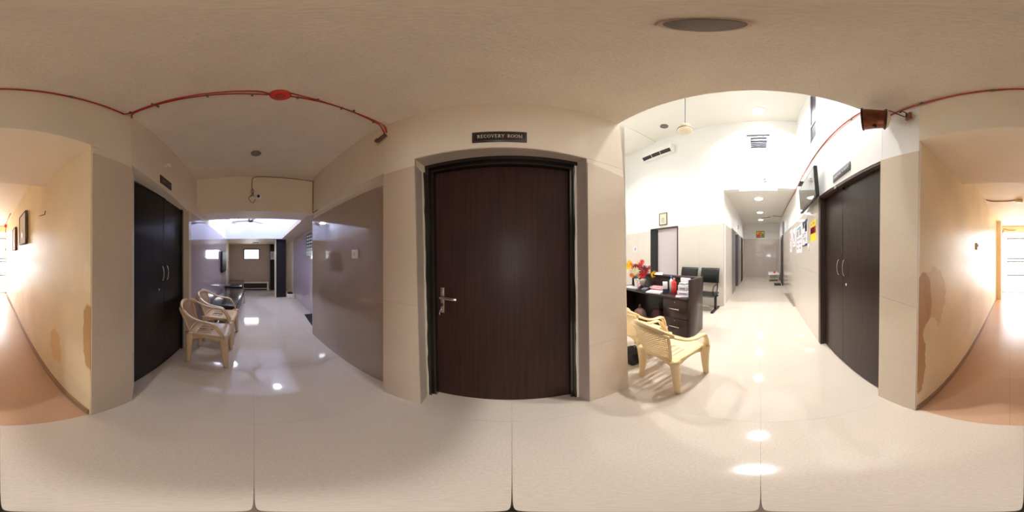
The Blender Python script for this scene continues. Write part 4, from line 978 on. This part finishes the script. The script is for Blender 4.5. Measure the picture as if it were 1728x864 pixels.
MB().bbox(-.10, .08, -.10, .12, 0, .18, .03, 3).build('body', 'matte_black', t)
MB().tube(spline([(-.06, 0, .17), (-.04, 0, .23), (.03, 0, .23), (.05, 0, .17)], 5), .008, 6).build('strap', 'black', t)

# flowers in a white pot
t = thing('flower_arrangement', 'pot of yellow, red and cream artificial flowers on the reception desk', 'flowers', (2.34, 2.34, .70))
t.scale = (1.35, 1.35, 1.42)
MB().lathe([(.055, 0), (.075, .01), (.09, .12), (.092, .125), (.080, .125)], (0, 0, 0), 24).build('pot', 'pot', t)
fo = MB()
random.seed(5)
for i in range(70):
    a, rr, zz = random.uniform(0, 2*PI), random.uniform(.02, .15), random.uniform(.12, .30)
    p = Vector((rr*math.cos(a), rr*math.sin(a), zz)); dr = Vector((math.cos(a), math.sin(a), random.uniform(-.3, .8))).normalized()*.05; sd = dr.cross(Vector((0, 0, 1))).normalized()*.012
    fo.add([p, p+dr*.5+sd, p+dr, p+dr*.5-sd], [[0, 1, 2, 3]])
for i in range(10):
    a = 2*PI*i/10; fo.tube([(0, 0, .1), (.06*math.cos(a), .06*math.sin(a), .2), (.13*math.cos(a), .13*math.sin(a), .30)], .003, 5)
fo.build('foliage', 'leafd', t)
# desk axis seen from the lobby: screen-right is (+x,-y); offsets (r = right, u = up, f = toward lobby)
def flower(r, u, f, rad, m, n=14):
    rt = Vector((.70, -.71, 0)); fw = Vector((-.71, -.70, 0))
    c = rt*r+fw*f+Vector((0, 0, u)); ax = (fw*1.0+rt*(r*3)+Vector((0, 0, (u-.3)*3))).normalized()
    e1 = ax.cross(Vector((0, 0, 1))).normalized(); e2 = e1.cross(ax)
    mb = MB()
    for ring, (R, tilt, nn) in enumerate(((1, .15, n), (.72, .45, n-3), (.42, .8, 7))):
        for k in range(nn):
            a = 2*PI*(k+.4*ring)/nn+random.uniform(-.1, .1); dr = e1*math.cos(a)+e2*math.sin(a); sd = ax.cross(dr)*rad*R*.11
            tip = c+dr*rad*R*math.cos(tilt)+ax*rad*R*math.sin(tilt); md = c+dr*rad*R*.6*math.cos(tilt)+ax*rad*R*.7*math.sin(tilt)
            mb.add([c+ax*.001*ring, md+sd, tip, md-sd], [[0, 1, 2, 3]])
    mb.build('flower_head', m, t)
for a in ((-.155, .36, .02, .055, 'petal_y'), (-.17, .305, .06, .065, 'petal_y'), (-.20, .325, .03, .04, 'petal_r'), (-.13, .335, .05, .04, 'petal_o'), (-.06, .30, .06, .065, 'petal_m'), (-.10, .30, .03, .05, 'petal_o'),
          (.03, .37, .03, .05, 'petal_r'), (.0, .32, .03, .06, 'petal_r'), (.06, .27, .04, .075, 'petal_m'), (.09, .25, .02, .06, 'petal_r'), (.03, .20, .08, .075, 'petal_r'), (-.06, .25, .09, .075, 'petal_w'), (-.09, .22, .07, .05, 'petal_w'),
          (-.03, .37, .0, .045, 'petal_w'), (-.12, .19, .06, .05, 'petal_o'), (-.005, .185, .06, .05, 'petal_w'), (.14, .29, .0, .04, 'petal_m')): flower(*a)
flower(.20, .20, .04, .065, 'petal_y')
# desk clutter
def bottle(name, loc, r, h, m, cap, label, cat='bottle'):
    t = thing(name, label, cat, loc)
    MB().lathe([(r*.9, 0), (r, .005), (r, h*.68), (r*.85, h*.76), (r*.35, h*.83), (r*.35, h*.88)], (0, 0, 0), 18).build('body', m, t)
    MB().lathe([(r*.42, h*.86), (r*.42, h), (r*.36, h*1.005)], (0, 0, 0), 14).build('cap', cap, t); return t
b1 = bottle('pump_bottle', (2.155, 2.18, .70), .028, .15, 'pinkbottle', 'whitep', 'pink pump bottle left of the flower pot')
MB().tube([(0, 0, .15), (0, 0, .175), (-.03, -.01, .175)], .004, 6).build('nozzle', 'whitep', b1)
bottle('water_bottle', (2.40, 1.62, .70), .032, .29, 'whitep', 'bluecap', 'clear white water bottle with a blue cap on the desk')
bottle('red_bottle', (2.34, 1.52, .70), .045, .27, 'redbottle', 'pinkprint', 'red bottle with a pale pink cap on the desk')
t = thing('label_box', 'blue and white printed box in front of the water bottle', 'box', (2.27, 1.66, .70), .7)
MB().bbox(-.035, .035, -.04, .04, 0, .20, .002, 1).build('carton', 'paper', t)
MB().box(-.038, -.035, -.041, .041, .0, .08).build('blue_print', 'navy', t); MB().box(-.036, .036, -.043, -.04, .0, .08).build('blue_print', 'navy', t)
def carton(x, y, z, a, b_, h, rz, label, stripe=None):
    t = thing('white_box', label, 'box', (x, y, z), rz, 'white boxes beside the desk end panel')
    MB().bbox(-a/2, a/2, -b_/2, b_/2, 0, h, .003, 1).build('carton', 'paper', t)
    if stripe: MB().box(-a/2-.001, a/2+.001, -b_/2-.001, b_/2+.001, h*.7, h*.85).build('stripe', stripe, t)
    MB().box(-a/2-.0015, -a/2, -b_*.3, b_*.3, h*.25, h*.6).build('print', 'greyprint', t)
carton(2.34, 1.31, .70, .13, .22, .07, .05, 'lower white box in the stack beside the desk end')
carton(2.34, 1.33, .77, .12, .16, .10, .1, 'middle white box in the stack beside the desk end')
carton(2.345, 1.33, .87, .11, .13, .035, .0, 'topmost white box with a blue stripe in the stack', 'navy')
carton(2.47, 1.36, .70, .07, .18, .27, .0, 'tall white box behind the stack against the desk back')
tag(MB().poly([(2.42, 1.15), (2.54, 1.16), (2.54, 1.24), (2.42, 1.25)], .70, .93).build('paper_roll', 'paper'), 'crumpled white paper packet in the desk corner', 'paper')
t = thing('card_holder', 'white folded card on the desk back ledge', 'card', (2.50, 1.98, .985), .2); MB().quadbox([(-.03, -.09, 0), (-.03, .09, 0), (.03, .07, .035), (.03, -.07, .035)], (.004, 0, .004)).build('card', 'paper', t)
t = thing('paper_stack', 'stack of pale blue papers on the desk top', 'papers', (2.20, 1.83, .70), .25)
for i in range(3): MB().box(-.095+.004*i, .095, -.14, .14-.006*i, .008*i, .008*i+.007).build('sheets', 'paper_blue' if i == 2 else 'paper', t)
t = thing('book_stack', 'stack of red edged registers behind the telephone', 'books', (2.40, 1.92, .70), .15)
for i, m_ in enumerate(('bag_brown', 'redp', 'paper', 'pinkprint')): MB().bbox(-.10+.01*i, .10, -.15+.01*i, .14, .017*i, .017*i+.016, .002, 1).build('book', m_, t)
t = thing('telephone', 'black desk telephone beside the pale blue papers', 'telephone', (2.18, 2.09, .70), .2)
MB().prism([(-.09, -.10, 0), (.09, -.10, 0), (.09, .10, 0), (-.09, .10, 0)], [(-.09, -.10, .02), (.09, -.10, .05), (.09, .10, .05), (-.09, .10, .02)]).build('base', 'black', t)
MB().sweep(spline([(-.06, .07, .05), (-.03, .07, .065), (.03, .07, .075), (.07, .07, .07)], 5), (.018, .014), 10).build('handset', 'black', t)
for i in range(4):
    for j in range(3): MB().box(-.05+.028*i, -.03+.028*i, -.07+.03*j, -.05+.03*j, .02, .048+.002*i).build('key', 'greyprint', t)
t = thing('magazine', 'glossy magazine on the desk top by the drawers', 'magazine', (2.22, 1.29, .70), .5)
MB().box(-.07, .07, -.10, .10, 0, .006).build('pages', 'paper', t); MB().box(-.07, .07, -.10, .03, .006, .008).build('cover_print', 'greyprint', t); MB().box(-.02, .06, .0, .08, .008, .009).build('cover_patch', 'pinkprint', t)
t = thing('open_register', 'white open register at the near left end of the desk', 'papers', (2.24, 2.45, .70), .3)
MB().box(-.10, .10, -.14, -.002, 0, .012).build('page_block', 'paper', t); MB().box(-.10, .10, .002, .14, 0, .014).build('page_block', 'paper', t)
# monitor at far end
t = thing('black_office_chair', 'black high backed office chair behind the flowers', 'chair', (2.78, 2.95, 0), 0.7); t.name = 'office_chair'
MB().bbox(-.25, .25, -.05, .05, .55, 1.12, .03, 3).build('backrest', 'leather', t); MB().bbox(-.25, .25, .0, .5, .42, .50, .03, 3).build('seat', 'leather', t)
MB().tube([(0, .25, .42), (0, .25, .08)], .03, 10).build('column', 'metal_black', t)
for k in range(5):
    a = 2*PI*k/5; MB().tube([(0, .25, .10), (.26*math.cos(a), .25+.26*math.sin(a), .04)], .018, 8).build('foot', 'metal_black', t)

# ================================================================== METAL WAITING SEATS
t = thing('waiting_bench', 'black metal linked waiting seats against the white hall wall', 'bench', (3.72, 1.80, 0))
MB().box(-.03, .03, -.62, .62, .36, .40).build('beam', 'metal_black', t)
for yc in (-.34, .26):
    MB().grid(lambda u, v, yc=yc: (-.26+.44*u, yc-.25+.50*v, .43-.02*math.sin(PI*u)+.03*(1-u)**4*-1), 8, 6, .012).build('seat', 'metal_black', t)
    MB().grid(lambda u, v, yc=yc: (.20+.07*u-.02*math.sin(PI*u), yc-.24+.50*v, .66+.38*u), 8, 6, .012).build('backrest', 'metal_black', t)
    for dy in (-.2, .2): MB().tube(spline([(.0, yc+dy, .38), (.16, yc+dy, .42), (.20, yc+dy, .55), (.23, yc+dy, .80)], 5), .012, 8).build('bracket', 'metal_black', t)
for yy in (-.56, .56):
    MB().tube(spline([(-.16, yy, .42), (-.20, yy, .52), (-.14, yy, .62), (.02, yy, .645), (.16, yy, .64), (.12, yy, .50), (.0, yy, .42), (-.16, yy, .42)], 6), .014, 8).build('armrest', 'metal_black', t)
    MB().box(-.03, .03, yy-.025, yy+.025, .03, .38).build('leg', 'metal_black', t)
    MB().bbox(-.28, .26, yy-.03, yy+.03, 0, .04, .006, 1).build('foot', 'metal_black', t)
